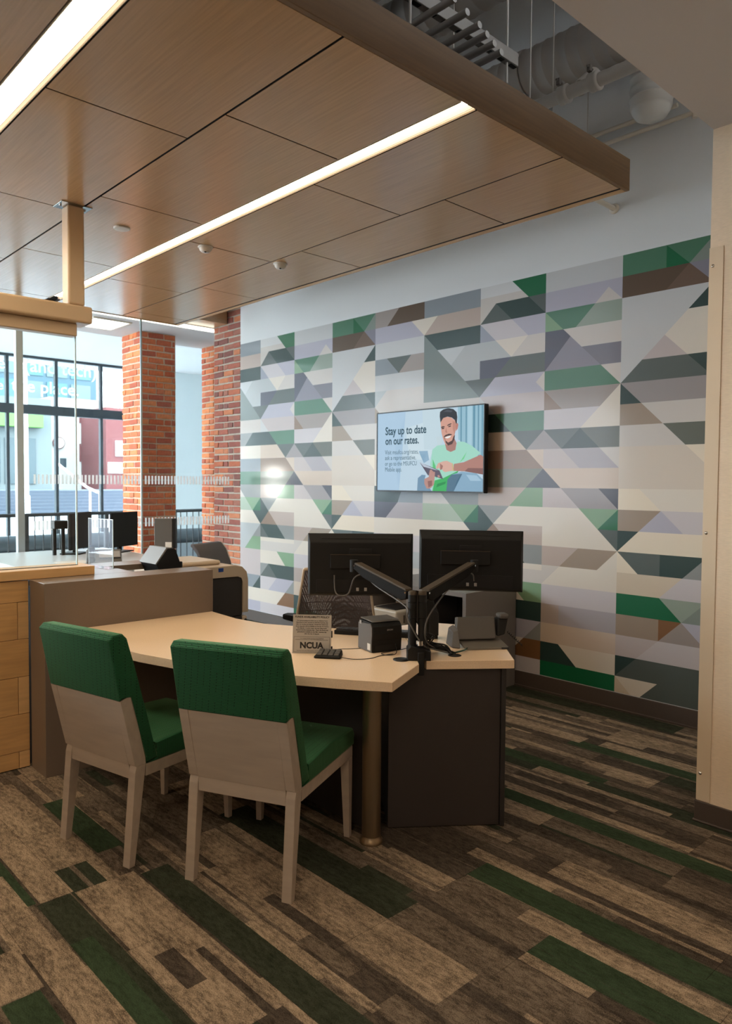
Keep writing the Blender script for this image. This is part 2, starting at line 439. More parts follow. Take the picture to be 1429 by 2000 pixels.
for iy in range(iy0, iy1):
    ya = y_anchor+iy*RW; yb = min(ya+RW, WY-0.004)
    k = iy-0
    e0 = ends.get(k, R.uniform(-3, -2))
    x = e0-6*1.0
    xl, xr = (-7.0, 1.2) if iy >= 0 else (-5.0, 1.2)
    while x < xr:
        xa, xb = x, x+1.0; x += 1.0
        if xb < xl: continue
        if yb <= 1.2 and xa < -4.3: continue
        base = [([(xa, ya), (xb, ya), (xb, yb), (xa, yb)], CM)]
        lay = []
        yy = ya
        while yy < yb-0.01:
            h = R.choice([0.02, 0.035, 0.05, 0.065, 0.09, 0.12]); xs = xa
            while xs < xb-0.02:
                L = R.choice([0.25, 0.4, 0.6, 1.0]); right = 0.16 if (xs+ya*0.2 > -1.6) else 0.0
                c = R.choices([CM, CD, CL, CGd], [0.34, 0.30+right, 0.30-right, 0.06])[0]
                lay.append(([(xs, yy), (min(xs+L, xb), yy), (min(xs+L, xb), min(yy+h, yb)), (xs, min(yy+h, yb))], c)); xs += L
            yy += h
        for (a, b_, c_, d_, t) in STR:
            a2, b2, c2, d2 = max(a, xa), min(b_, xb), max(c_, ya), min(d_, yb)
            if b2-a2 > 0.01 and d2-c2 > 0.004: lay.append(([(a2, c2), (b2, c2), (b2, d2), (a2, d2)], t))
        polys = paint(base, lay)
        vis = (yb > 0.2 and xa < 0.4) and pl_count < 290
        verts = []; faces = []; cols = []
        g = 0.0006
        for pg, t in polys:
            i0 = len(verts); verts += [(min(max(p[0], xa+g), xb-g), min(max(p[1], ya+g), yb-g), 0.0) for p in pg]
            faces.append(tuple(range(i0, i0+len(pg)))); cols.append(t)
        i0 = len(verts)
        verts += [(xa+g, ya+g, 0), (xb-g, ya+g, 0), (xb-g, yb-g, 0), (xa+g, yb-g, 0), (xa+g, ya+g, -0.008), (xb-g, ya+g, -0.008), (xb-g, yb-g, -0.008), (xa+g, yb-g, -0.008)]
        for f in ((0, 1, 5, 4), (1, 2, 6, 5), (2, 3, 7, 6), (3, 0, 4, 7)): faces.append(tuple(i0+q for q in reversed(f))); cols.append(CD)
        me = bpy.data.meshes.new('carpet_plank'); me.from_pydata(verts, [], faces)
        at = me.color_attributes.new('col', 'FLOAT_COLOR', 'CORNER')
        li = 0
        for f, t in zip(faces, cols):
            for _ in f: at.data[li].color = t; li += 1
        me.materials.append(m_carpet)
        o = bpy.data.objects.new('carpet_plank', me); COL.objects.link(o); o.parent = floor_o; pl_count += 1
# foyer floor beyond the planks
struct('floor', B((-17, -5, -0.01), (-6.4, 9.8, -0.002)), mat('foyer_floor', rgb(150, 148, 144), 0.6))

# mural wall
struct('wall_back', MB().box((-7.60, WY, 0), (-7.045, WY+0.3, 0.01)).box((-7.045, WY, 0), (0.5, WY+0.3, 5.2)), m_white)
H = 0.14085; W_ = 0.59366; Z0 = 3.0445; S0 = -2.500
PAL = dict(W=(188,178,165), L=(174,166,159), L1=(169,168,167), LL=(170,162,163), LV=(152,148,158), GL=(152,154,154), GR=(120,121,119), GRb=(116,121,126),
  GRg=(98,106,102), GV=(130,122,121), GVL=(146,139,142), DGR=(70,77,73), DGR2=(80,82,72), DG=(32,52,48), DG2=(42,54,50), DV=(66,66,78), DV2=(60,58,66), V=(114,110,120),
  G1=(0,84,48), G2=(62,102,78), G3=(106,134,102), GG=(124,134,122), BR=(76,58,42), BR2=(120,97,80), BRo=(112,76,44), BE=(134,117,101), GB=(134,123,117), LPB=(158,141,131), LP=(164,152,149),
  BG=(128,131,140), C=(196,182,162), T=(178,162,142), LG=(140,152,134), TL=(176,158,142))
kM = 1.12
Am = [  # column A, u 0..1
 ('G2',(0,0),(1,0),(1,1),(0,1)),('G1',(.5,0),(.75,1),(.5,1)),('GG2',(1,0),(1,1),(.75,1)),
 ('BR',(0,1),(1,1),(1,2),(0,2)),('BRm',(.75,1),(1,2),(.5,2)),('V',(.75,1),(1,1),(1,2)),
 ('L1',(0,2),(1,2),(0,6)),('L',(1,2),(1,6),(0,6)),('DG',(1,2),(1,3),(.75,3)),('W',(.75,3),(1,3),(1,5),(.25,5)),('LP',(.5,4),(.75,5),(.25,5)),
 ('DGR',(.25,5),(1,5),(1,6),(0,6)),('DG',(.75,5),(1,5),(1,6)),
 ('DG',(0,6),(.25,7),(0,7)),('GV',(0,6),(1,6),(1,7),(.25,7)),
 ('BE',(0,7),(.25,7),(.5,8),(0,8)),('L',(.25,7),(1,7),(1,8),(.5,8)),
 ('L',(0,8),(.5,8),(.75,9),(0,9)),('DGR2',(.5,8),(1,8),(1,9),(.75,9)),
 ('TLl',(0,9),(1,9),(1,11),(0,11)),('C',(.75,9),(1,9),(1,10)),
 ('W',(0,11),(1,11),(1,12),(0,12)),('C',(0,11),(.25,11),(.5,12),(0,12)),
 ('BE',(0,12),(.5,12),(.25,13),(0,13)),('LV',(.5,12),(.75,13),(.25,13)),('LL',(.5,12),(1,12),(1,13),(.75,13)),
 ('DG',(0,13),(.25,13),(0,14)),('C',(.25,13),(1,13),(1,14),(0,14)),
 ('DG',(0,14),(1,14),(.75,15),(.25,15)),('DGR',(0,14),(.5,14),(.5,15),(.25,15)),('GR',(1,14),(1,15),(.75,15)),('C',(0,14),(.25,15),(0,15)),
 ('T',(0,15),(.75,15),(.5,16),(0,16)),('LL',(.75,15),(1,15),(1,16),(.5,16)),
 ('G1',(0,16),(.5,16),(.75,17),(0,17)),('GG',(.5,16),(1,16),(.75,17)),('GG2',(1,16),(1,17),(.75,17)),
 ('BE',(0,17),(.5,17),(.5,18),(0,18)),('BRo',(.5,17),(.75,17),(.5,18)),('GB',(.75,17),(1,18),(.5,18)),('LV',(.75,17),(1,17),(1,18)),
 ('LL',(0,18),(1,18),(1,19),(0,19)),('LP',(0,18),(.5,18),(.25,19),(0,19)),
 ('DG',(0,19),(.25,19),(0,20)),('DGR',(.25,19),(1,19),(1,20.8),(0,20)),('DGR',(0,20),(1,20),(1,20.8),(0,20.8)),
 ('W',(0,20),(.5,20),(.3,20.8),(0,20.8)),('T',(0,20),(.2,20.8),(0,20.8))]
Bm = [
 ('L1',(-1,0),(0,0),(0,1),(-1,1)),('LV',(-1,1),(0,1),(0,2),(-1,2)),('L',(-.167,1.33),(0,2),(-.333,2)),
 ('G2',(-1,2),(-.333,2),(-.583,3),(-.75,3)),('G3',(-1,2),(-.75,3),(-1,3)),('GG',(-.333,2),(0,2),(0,3),(-.583,3)),
 ('L',(-.75,3),(0,3),(0,4),(-.5,4)),('DV',(-1,3),(-.75,3),(-.65,3.4),(-1,5)),('V',(-.65,3.4),(-.25,5),(-1,5)),
 ('DVg',(-.5,4),(0,4),(0,5),(-.25,5)),('L',(-.25,5),(0,5),(0,6)),('G2',(-1,5),(-.25,5),(0,6),(-1,6)),
 ('GB',(-1,6),(0,6),(-.25,7),(-.75,7)),('BR2',(-1,6),(-.75,7),(-1,7)),('W',(0,6),(0,7),(-.25,7)),
 ('LL',(-1,7),(-.25,7),(-.5,8),(-1,8)),('W',(-.25,7),(0,7),(0,8),(-.5,8)),
 ('GV',(-1,8),(-.75,9),(-1,9)),('DGR',(-1,8),(-.5,8),(-.75,9)),('DG2',(-.5,8),(-.25,9),(-.75,9)),('DGR2',(-.5,8),(0,8),(0,9),(-.25,9)),
 ('LP',(-1,9),(-.75,9),(-.5,10),(-1,10)),('GVL',(-.75,9),(-.25,9),(0,10),(-.5,10)),('L',(-.25,9),(0,9),(0,10)),
 ('TL',(-1,10),(0,10),(0,11),(-1,11)),('DV2',(-1,10),(-.75,11),(-1,11)),
 ('LP',(-1,11),(-.75,11),(-.5,12),(-1,12)),('GV',(-.75,11),(-.25,11),(0,12),(-.5,12)),('DV2',(-.25,11),(0,11),(0,12)),
 ('W',(-1,12),(0,12),(0,14),(-1,14)),('G3',(-.5,12),(0,12),(-.25,13)),('G1',(0,12),(0,13),(-.25,13)),('DGR',(-.25,13),(0,13),(0,14)),
 ('LPB',(-1,14),(-.5,14),(-.75,15),(-1,15)),('BE',(-.5,14),(0,14),(-.25,15),(-.75,15)),('W',(0,14),(0,15),(-.25,15)),
 ('W',(-1,15),(0,15),(0,16),(-1,16)),('L',(-1,15),(-.75,15),(-1,16)),
 ('LL',(-1,16),(0,16),(0,17),(-1,17)),('GVL',(-1,17),(0,17),(0,18),(-1,18)),('GB2',(-1,17),(-.75,17),(-.75,18),(-1,18)),('TL',(-1,18),(0,18),(0,19),(-1,19)),
 ('W',(-.75,19),(0,19),(0,20),(-.5,20)),('DG',(-1,19),(-.75,19),(-.5,20),(-1,20)),('G1',(-1,20),(0,20),(0,20.8),(-1,20.8))]
Cm = [
 ('L',(-2,.6),(-1,.6),(-1,2),(-2,2)),('G1',(-1.5,0),(-1,0),(-1,1),(-1.25,1)),('DG',(-1.75,1),(-1.25,1),(-1,2),(-1.5,2)),('DGR',(-1.75,1),(-1.5,2),(-2,2)),('DGR',(-1.25,1),(-1,1),(-1,2)),
 ('LV',(-1.5,2),(-1,2),(-1,3),(-1.25,3)),('LL',(-2,2),(-1.5,2),(-1.25,3),(-1.75,3)),('BG',(-2,2),(-1.75,3),(-2,3)),
 ('W',(-1.75,3),(-1.25,3),(-1.5,4)),('GL',(-2,3),(-1.75,3),(-1.5,4),(-2,4)),('L',(-1.25,3),(-1,3),(-1,4),(-1.5,4)),
 ('DV',(-2,4),(-1.5,4),(-1.75,5),(-2,5)),('DGR',(-1.5,4),(-1,4),(-1,5),(-1.75,5)),
 ('DGR',(-2,5),(-1.75,5),(-2,6)),('LV',(-1.75,5),(-1,5),(-1,6),(-2,6)),('L',(-1,5),(-1.125,5.5),(-1,6)),
 ('LP',(-2,6),(-1,6),(-1,7),(-2,7)),('L1',(-2,6),(-1.75,7),(-2,7)),
 ('DG',(-2,7),(-1.75,7),(-1.5,8),(-2,8)),('G2',(-1.75,7),(-1,7),(-1,8),(-1.5,8)),
 ('TL',(-2,8),(-1.5,8),(-1.25,9),(-2,9)),('DGR',(-1.5,8),(-1,8),(-1.25,9)),('GV',(-1,8),(-1,9),(-1.25,9)),
 ('BR2',(-2,9),(-1.25,9),(-1,10),(-2,10)),('TL',(-1.25,9),(-1,9),(-1,10)),
 ('GRo',(-2,10),(-1,10),(-1.25,11),(-2,11)),('DV2',(-1,10),(-1,11),(-1.25,11)),
 ('LPB',(-2,11),(-1.25,11),(-1.5,12),(-2,12)),('G3',(-1.25,11),(-1,11),(-1,12),(-1.5,12)),
 ('W',(-1.5,12),(-1,12),(-1,13),(-1.75,13)),('GR',(-2,12),(-1.5,12),(-1.75,13)),('DG',(-2,12),(-1.75,13),(-2,13)),
 ('DG',(-2,13),(-1.75,13),(-2,14)),('LPB',(-1.75,13),(-1,13),(-1,14),(-1.5,14)),('BR2',(-1.75,13),(-1.5,14),(-2,14)),
 ('DG',(-2,14),(-1.5,14),(-1.25,15),(-1.75,15)),('DGR',(-2,14),(-1.75,15),(-2,15)),('GR',(-1.5,14),(-1,14),(-1,15),(-1.25,15)),
 ('W',(-2,15),(-1,15),(-1,17),(-2,17)),('L',(-1,15.3),(-1,16),(-2,16),(-2,15.3)),('G3',(-1.5,16),(-1,16),(-1,17),(-1.25,17)),
 ('GR',(-2,17),(-1.75,17),(-2,18)),('DGR',(-1.75,17),(-1.5,18),(-2,18)),('DG',(-1.75,17),(-1,17),(-1,18),(-1.5,18)),
 ('LV',(-2,18),(-1,18),(-1,19),(-2,19)),('LL',(-2,18),(-1.5,18),(-1.75,19),(-2,19)),('GR',(-1,18),(-1,19),(-1.25,19)),
 ('W',(-2,19),(-1.25,19),(-1.5,20),(-2,20)),('BRo',(-1.25,19),(-1,19),(-1,20),(-1.5,20)),('LL',(-2,20),(-1,20),(-1,20.8),(-2,20.8)),('LV',(-2,20),(-2,20.8),(-2.2,20.8))]
Dm = [
 ('GRb',(-3,0),(-2,0),(-2,1),(-3,1)),('W',(-3,1),(-2.75,1),(-3,2)),('LPB',(-2.75,1),(-2,1),(-2,2),(-3,2)),('DG',(-3,2),(-2,2),(-2,3),(-2.75,3)),
 ('GRg',(-3,2),(-2,6),(-3,6)),('GL',(-2.75,3),(-2,3),(-2,5),(-2.25,5)),('GL2',(-2.75,3),(-2.25,3),(-2.5,4)),('DGR',(-2.25,5),(-2,5),(-2,6)),
 ('L',(-3,6),(-2,6),(-2,7),(-3,7)),('GR',(-3,7),(-2.25,7),(-2.5,8),(-3,8)),('DG',(-2.25,7),(-2,7),(-2,8),(-2.5,8)),('W',(-3,8),(-2,8),(-2,9),(-3,9)),
 ('GRb',(-3,9),(-2,9),(-2,10),(-3,10)),('G2',(-3,10),(-2,10),(-2,11),(-3,11)),
 ('L',(-3,11),(-2.75,11),(-2.5,12),(-3,12)),('GR',(-2.75,11),(-2,11),(-2,12),(-2.5,12)),
 ('LG',(-3,12),(-2.5,12),(-2.25,13),(-3,13)),('G3',(-2.5,12),(-2,12),(-2.25,13)),('G1',(-2,12),(-2,13),(-2.25,13)),
 ('W',(-3,13),(-2.25,13),(-2,14),(-3,14)),('DG',(-2.25,13),(-2,13),(-2,14)),
 ('GL',(-3,14),(-2,14),(-2,15),(-3,15)),('GR',(-2,14),(-2,15),(-2.25,15)),('GL',(-3,15),(-2,15),(-2,16),(-3,16)),('G3',(-2.25,15),(-2,15),(-2,16),(-2.5,16)),
 ('LP',(-3,16),(-2,16),(-2,18),(-3,18)),('GRb',(-3,18),(-2,18),(-2.25,19),(-3,19)),('DG',(-2,18),(-2,19),(-2.25,19)),('W',(-3,19),(-2,19),(-2,20),(-3,20)),('LV',(-3,20),(-2,20),(-2,20.8),(-3,20.8))]
Em = [
 ('GB',(-4,0),(-3.5,0),(-3.75,1),(-4,1)),('BR',(-3.5,0),(-3,0),(-3,1),(-3.75,1)),('LV',(-4,1),(-3.25,1),(-3,2),(-4,2)),('W',(-3.25,1),(-3,1),(-3,2)),
 ('L1',(-4,2),(-3,2),(-3,3),(-4,3)),('GRb',(-4,3),(-3.75,3),(-3.5,4),(-4,4)),('DGR',(-3.75,3),(-3.25,3),(-3.5,4)),('GB',(-3.25,3),(-3,3),(-3,4),(-3.5,4)),
 ('L1',(-4,4),(-3,4),(-3,5),(-4,5)),('L',(-4,5),(-3,5),(-3,7),(-4,7)),('GL',(-4,5),(-3.75,5),(-4,6)),('BE',(-4,6),(-3.75,7),(-4,7)),
 ('L',(-4,7),(-3,7),(-3,10),(-4,10)),('TL',(-4,9),(-3.7,9),(-3.7,10),(-4,10)),('W',(-4,10),(-3,10),(-3,11),(-4,11)),
 ('DGd',(-4,11),(-3.4,11),(-3.5,12),(-4,12)),('GRb',(-3.4,11),(-3,11),(-3,12),(-3.5,12)),('DV',(-4,12),(-3.5,12),(-3.75,13),(-4,13)),('GVL',(-3.5,12),(-3,12),(-3,13),(-3.75,13)),
 ('W',(-4,13),(-3,13),(-3,14),(-4,14)),('LL',(-4,14),(-3,14),(-3,15),(-4,15)),('GL',(-4,15),(-3,15),(-3,16),(-4,16)),('L',(-4,16),(-3,16),(-3,20.8),(-4,20.8)),('GR',(-4,17),(-3,17),(-3,18),(-4,18))]
PAL.update(GG2=(110,118,110), BRm=(92,72,58), TLl=(180,167,153), DVg=(100,97,105), GB2=(152,137,130), GRo=(104,104,92), GL2=(166,168,168), DGd=(44,60,60))
def flat_layer(name, parts, mapf, parent, pal, rough, keyf):
    mats_ = {}
    bm = bmesh.new(); ml = []
    for pg, t in parts:
        if t not in mats_:
            mats_[t] = len(ml); ml.append(mat('print_'+t, rgb(*pal[t], kM), rough, spec=0.3, coat=0.22))
        vs = [bm.verts.new(mapf(p)) for p in pg]
        try: f = bm.faces.new(vs); f.material_index = mats_[t]
        except ValueError: pass
    bmesh.ops.recalc_face_normals(bm, faces=bm.faces)
    for f in bm.faces:
        if f.normal.y > 0: f.normal_flip()
    me = bpy.data.meshes.new(name); bm.to_mesh(me); bm.free()
    for q in ml: me.materials.append(q)
    o = bpy.data.objects.new(name, me); COL.objects.link(o); o.parent = parent; return o
lay = []
for sh in (0, -5):
    for Lq in (Em, Dm, Cm, Bm, Am):
        for q in Lq: lay.append(([(u+sh, v) for u, v in q[1:]], q[0]))
base = [([(-7.655, 0.0), (0.995, 0.0), (0.995, 20.78), (-7.655, 20.78)], 'Wtop')]
PAL['Wtop'] = (182, 181, 180)
inside = []
for p, t in lay:
    p = ccw(p)
    for a, b_ in (((-7.655, 0), (-7.655, 20.78)), ((0.995, 20.78), (0.995, 0)), ((-9, 20.78), (2, 20.78))):
        L_, R_ = cut(p, b_, a) if a[0] != -9 else (cut(p, b_, a))
        p = L_ if ok(L_) else []
        if not p: break
    if p: inside.append((p, t))
parts = paint(base, inside)
mural = flat_layer('mural', parts, lambda p: (S0+p[0]*W_, WY-0.002, Z0-p[1]*H), None, PAL, 0.55, None)
tag(mural, 'geometric wall mural of green, brown and grey stripes and triangles', 'mural')

struct('baseboard_back', MB().box((-7.04, WY-0.012, 0.0), (-1.2, WY-0.0005, 0.114), 0.002).box((-7.04, WY-0.022, 0.0), (-1.2, WY-0.0005, 0.012), 0.003), m_base)
# right-hand wall block with wallcovering, soffit over it
struct('wall_right', B((-1.402, 3.381, 0), (3.2, WY+0.3, 3.095)), m_linen)
struct('baseboard_right', MB().box((-1.408, 3.369, 0.0), (3.2, 3.3805, 0.094), 0.002).box((-1.414, 3.362, 0.0), (3.2, 3.3805, 0.010), 0.003), m_base)
struct('ceiling', B((-1.40, -5, 3.085), (3.2, WY, 3.4)), m_ceil)
struct('wall_side', B((3.2, -5, 0), (3.4, WY+0.3, 5.2)), m_linen)
struct('wall_front', B((-7.6, -5.2, 0), (3.4, -5.0, 5.2)), m_linen)
struct('ceiling_deck', B((-7.6, -5, 5.2), (3.4, WY+0.3, 5.4)), m_deck)
struct('ceiling_bulkhead', MB().box((-7.60, -5, 3.305), (-7.3, WY-0.01, 5.19)), m_wood)
struct('ceiling_soffit', B((-8.82, -5, 3.30), (-7.6, 9.8, 3.42)), mat('soffit_white', rgb(206, 206, 208), 0.8))
struct('ceiling_foyer', B((-17, -5, 4.08), (-8.82, 9.8, 4.3)), mat('foyer_white', rgb(225, 226, 228), 0.8))
struct('trim_soffit', B((-8.86, -5, 3.30), (-8.82, 9.8, 4.1)), MATS['soffit_white'])
struct('wall_foyer', B((-17, 9.8, 0), (-7.3, 10.0, 4.3)), mat('foyer_wall', rgb(205, 214, 216), 0.8))
struct('wall_end', MB().box((-7.6, WY+0.3, 0), (-7.3, 9.8, 5.2)), m_white)
# corner guard with screws on the right-hand wall
cg = thing('corner_guard', 'clear plastic corner guard screwed to edge of beige wall', 'corner guard', (-1.37, 3.38, 0.094))
B((-1.4045, 3.3775, 0.096), (-1.343, 3.3805, 2.57), 0.0008).build('guard_strip', mat('clear_guard', rgb(214, 194, 168), 0.25, spec=0.8), cg)
for z in (0.22, 1.31, 2.49):
    MB().lathe([(0.0075, 0), (0.0065, -0.002), (0.002, -0.0035)], (-1.388, 3.3775, z), 'Y', 12).build('screw', m_chrome, cg)

# ------------------------------------------------------------------ suspended wood canopy
CZ = 3.03
X1, X2, Yn, Yf = -6.55, -1.915, -1.5, 3.618
can = thing('ceiling_canopy', 'suspended brown wood veneer ceiling canopy with joints and light slots', 'ceiling', (-4.2, 1.5, CZ))
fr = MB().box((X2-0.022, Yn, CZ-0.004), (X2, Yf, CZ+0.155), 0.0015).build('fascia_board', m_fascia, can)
MB().box((X1, Yf-0.022, CZ-0.004), (X2-0.0225, Yf, CZ+0.155), 0.0015).build('fascia_board', m_wood, can)
MB().box((X1, Yn, CZ-0.004), (X1+0.022, Yf-0.0225, CZ+0.155), 0.0015).build('fascia_board', m_wood, can)
MB().box((X1+0.023, Yn, CZ+0.03), (X2-0.023, Yf-0.023, CZ+0.06)).build('backing_board', m_groove, can)
px0, px1 = X1+0.022, X2-0.024
bands = [  # y0, y1, joints
 (3.045, Yf-0.056, [-2.66, -3.89, -5.15, -6.3]), (2.415, 3.035, [-2.985, -4.22, -5.41]), (1.700, 2.310, [-2.68, -3.893, -5.10, -6.3]), (1.085, 1.690, [-2.977, -4.204, -5.43]),
 (0.335, 0.945, [-3.15, -4.37, -5.6]), (-0.28, 0.325, [-2.68, -3.9, -5.1, -6.3]), (-0.9, -0.29, [-2.98, -4.2, -5.4]), (-1.5, -0.91, [-3.3, -4.5])]
for y0, y1, js in bands:
    e = [px1] + js + [px0]
    for i in range(len(e)-1):
        q = MB().box((e[i+1]+0.0045, y0+0.001, CZ), (e[i]-0.0045, y1-0.001, CZ+0.002)); q.mi = 1; q.box((e[i+1]+0.0055, y0+0.002, CZ+0.0021), (e[i]-0.0055, y1-0.002, CZ+0.02)); q.build('veneer_panel', [m_wood, m_groove], can)
B((px0, Yf-0.038, CZ-0.001), (px1, Yf-0.0225, CZ+0.001)).build('edge_trim', m_wood, can)
B((px0, Yf-0.0378, CZ+0.0011), (px1, Yf-0.0225, CZ+0.029)).build('edge_liner', m_groove, can)
B((px1+0.0006, Yn+0.001, CZ+0.001), (px1+0.0018, Yf-0.0225, CZ+0.029)).build('edge_liner', m_groove, can)
def linlight(y0, y1, xa, xb, label):
    t = thing('linear_light', label, 'light', ((xa+xb)/2, (y0+y1)/2, CZ), 0, 'linear lights recessed in the wood canopy')
    B((xa+0.004, y0+0.003, CZ+0.022), (xb-0.004, y1-0.0245, CZ+0.028)).build('diffuser', m_led, t)
    B((xa, y1-0.024, CZ-0.001), (xb, y1-0.0225, CZ+0.022)).build('slot_fin', m_base, t)
    B((xa, y1-0.022, CZ+0.004), (xb, y1-0.006, CZ+0.008)).build('lit_slot_wall', m_slot_glow, t)  # inner wall of the slot, its lit look put in as glow
    B((xa, y1-0.0055, CZ-0.002), (xb, y1-0.003, CZ+0.028)).build('trim_flange', m_trimwarm, t)
    B((xa, y0, CZ-0.002), (xb, y0+0.0025, CZ+0.028)).build('trim_flange', m_trimwarm, t)
linlight(2.315, 2.408, -6.32, X2-0.03, 'long glowing linear light slot running above the desk')
linlight(0.952, 1.080, -6.32, X2-0.03, 'glowing linear light slot cut off at top left corner')
# the three small round fixtures
def disc(name, x, y, label, cat, dome):
    t = thing(name, label, cat, (x, y, CZ))
    MB().lathe([(0.048, 0.0), (0.048, -0.006), (0.044, -0.009)], (x, y, CZ), 'Z', 24).build('base_ring', m_offwhite, t)
    if dome:
        MB().lathe([(0.040, -0.009), (0.038, -0.022), (0.026, -0.034), (0.0, -0.039)], (x, y, CZ), 'Z', 24).build('dome', m_offwhite, t)
        MB().lathe([(0.008, -0.034), (0.006, -0.040), (0, -0.041)], (x+0.012, y-0.008, CZ), 'Z', 10).build('lens', m_black, t)
    else: MB().lathe([(0.044, -0.009), (0.0, -0.011)], (x, y, CZ), 'Z', 24).build('cover', m_offwhite, t)
disc('sprinkler_cover', -4.283, 1.996, 'flat round white cover plate on wood canopy, nearest of three', 'cover plate', False)
disc('ceiling_sensor', -4.248, 2.542, 'white domed sensor on canopy right beside long light slot', 'sensor', True)
disc('ceiling_sensor', -4.211, 3.107, 'white domed sensor on canopy farthest from the light slot', 'sensor', True)
# canopy hanger posts and cool edge strip against the foyer
t = tag(B((-7.64, 1.0, 3.262), (-7.605, WY+0.02, 3.298), 0.004).build('edge_light', m_led_edge), 'thin glowing strip along soffit edge above brick columns', 'light')

# ------------------------------------------------------------------ services above the canopy
def pipe(name, label, cat, p0, p1, r, m, extra=None, n=16):
    t = thing(name, label, cat, p0)
    MB().cyl(p0, p1, r, n=n).build('pipe_run', m, t)
    return t
d1 = thing('spiral_duct', 'grey spiral duct running toward the soffit above canopy corner', 'duct', (-3.2, 4.25, 4.25))
mb = MB(); prof = []
x = -4.6
while x < -1.3:
    prof += [(0.150, x), (0.150, x+0.070), (0.155, x+0.075), (0.155, x+0.081)]; x += 0.086
mb.lathe(prof, (0, 4.27, 4.26), 'X', 32).build('duct_body', m_duct, d1)
MB().lathe([(0.162, -3.05), (0.162, -2.99)], (0, 4.27, 4.26), 'X', 32).build('duct_collar', m_duct, d1)
for k, (y, z, r_, lab) in enumerate(((3.75, 4.66, 0.17, 'dark duct above the cable strut, lower of two'), (3.25, 4.72, 0.17, 'dark duct beside top edge of photo, nearer of two'))):
    d = thing('spiral_duct', lab, 'duct', (-3, y, z)); prof = []; x = -5.2
    while x < -1.2:
        prof += [(r_, x), (r_, x+0.10), (r_+0.006, x+0.108), (r_+0.006, x+0.116)]; x += 0.122
    MB().lathe(prof, (0, y, z), 'X', 28).build('duct_body', mat('duct_dark', rgb(128, 121, 114), 0.6), d)
d = thing('spiral_duct', 'white duct dropping with rounded end beside the wall conduits', 'duct', (-2.19, 4.38, 3.72)); prof = [(0.0, 3.72), (0.05, 3.725), (0.09, 3.745), (0.112, 3.78), (0.118, 3.80)]; z = 3.80
while z < 4.04:
    prof += [(0.122, z), (0.122, z+0.045), (0.128, z+0.048), (0.128, z+0.054)]; z += 0.058
MB().lathe(prof, (-2.19, 4.38, 0), 'Z', 28).build('duct_body', m_duct2, d)
t = thing('drain_pipe', 'grey drain pipe with bolted couplings above canopy corner', 'pipe', (-2.6, 3.9, 3.83))
MB().cyl((-4.2, 3.92, 3.83), (-1.2, 3.92, 3.83), 0.038).build('pipe_run', m_mount, t)
for xc in (-2.50, -2.30):
    c = MB().lathe([(0.040, xc-0.03), (0.054, xc-0.027), (0.054, xc-0.012), (0.048, xc), (0.054, xc+0.012), (0.054, xc+0.027), (0.040, xc+0.03)], (0, 3.92, 3.83), 'X', 24).build('coupling', m_mount, t)
    MB().box((xc-0.012, 3.845, 3.86), (xc+0.012, 3.87, 3.90), 0.003).cyl((xc, 3.83, 3.885), (xc, 3.89, 3.885), 0.006).build('bolt', m_grey, c)
MB().cyl((-2.40, 3.92, 3.83), (-2.43, 4.12, 3.99), 0.045).build('tee_branch', m_mount, t)
pipe('conduit', 'upper of two thin white conduits along the wall', 'conduit', (-5.0, 4.60, 3.865), (-2.13, 4.60, 3.872), 0.014, m_offwhite)
t = pipe('conduit', 'lower of two thin white conduits along the wall', 'conduit', (-5.0, 4.60, 3.795), (-2.02, 4.60, 3.790), 0.014, m_offwhite)
MB().cyl((-2.02, 4.60, 3.79), (-2.02, 4.60, 3.755), 0.016).build('elbow', m_offwhite, t)
t = thing('wall_pipe_stub', 'white pipe stub entering the wall beneath the canopy edge', 'pipe', (-2.57, WY-0.001, 3.367))
MB().cyl((-2.57, 3.45, 3.367), (-2.57, WY-0.001, 3.367), 0.016).build('pipe_run', m_offwhite, t)
MB().lathe([(0.034, WY-0.001), (0.034, WY-0.008), (0.02, WY-0.014)], (-2.57, 0, 3.367), 'Y', 20).build('escutcheon', m_offwhite, t)
t = thing('cable_strut', 'grey slotted metal strut hanging from thin rods above canopy', 'strut', (-2.28, 2.4, 3.6))
B((-2.30, 1.6, 3.60), (-2.262, 3.13, 3.665), 0.002).build('strut_channel', m_strut, t)
for k in range(15):
    y = 1.68+k*0.1
    B((-2.292, y, 3.5985), (-2.270, y+0.05, 3.6005)).build('slot', m_groove, t)
for y in (2.37, 3.06):
    for xx in (-2.281,):
        MB().cyl((xx, y, 3.50), (xx, y, 5.2), 0.006, n=8).build('rod', m_mount, t)
for i, y in enumerate((2.45, 2.56, 2.67, 2.75, 2.83, 2.91)):
    pipe('conduit', ['grey conduit under the slotted strut, nearest the camera', 'grey conduit under the slotted strut, second from the camera', 'grey conduit under the slotted strut, third from the camera', 'grey conduit under the slotted strut, fourth from the camera', 'grey conduit under the slotted strut, fifth from the camera', 'grey conduit under the slotted strut, farthest from the camera'][i], 'conduit', (-4.8, y, 3.56), (-2.1-0.02*i, y, 3.56), 0.016, m_duct, n=10)['group'] = 'conduits crossing under the strut'
for i, (x, y) in enumerate(((-2.85, 3.32), (-2.45, 3.5), (-2.62, 3.98), (-2.66, 4.45))):
    tag(MB().cyl((x, y, 3.55), (x, y, 5.2), 0.004, n=6).build('hanger_rod', m_mount), ['hanger rod above canopy, first from the left', 'hanger rod above canopy nearest the strut end', 'hanger rod above canopy beside the drain pipe', 'hanger rod above canopy closest to the mural wall'][i], 'rod', 'hanger rods above canopy')
B_ = None

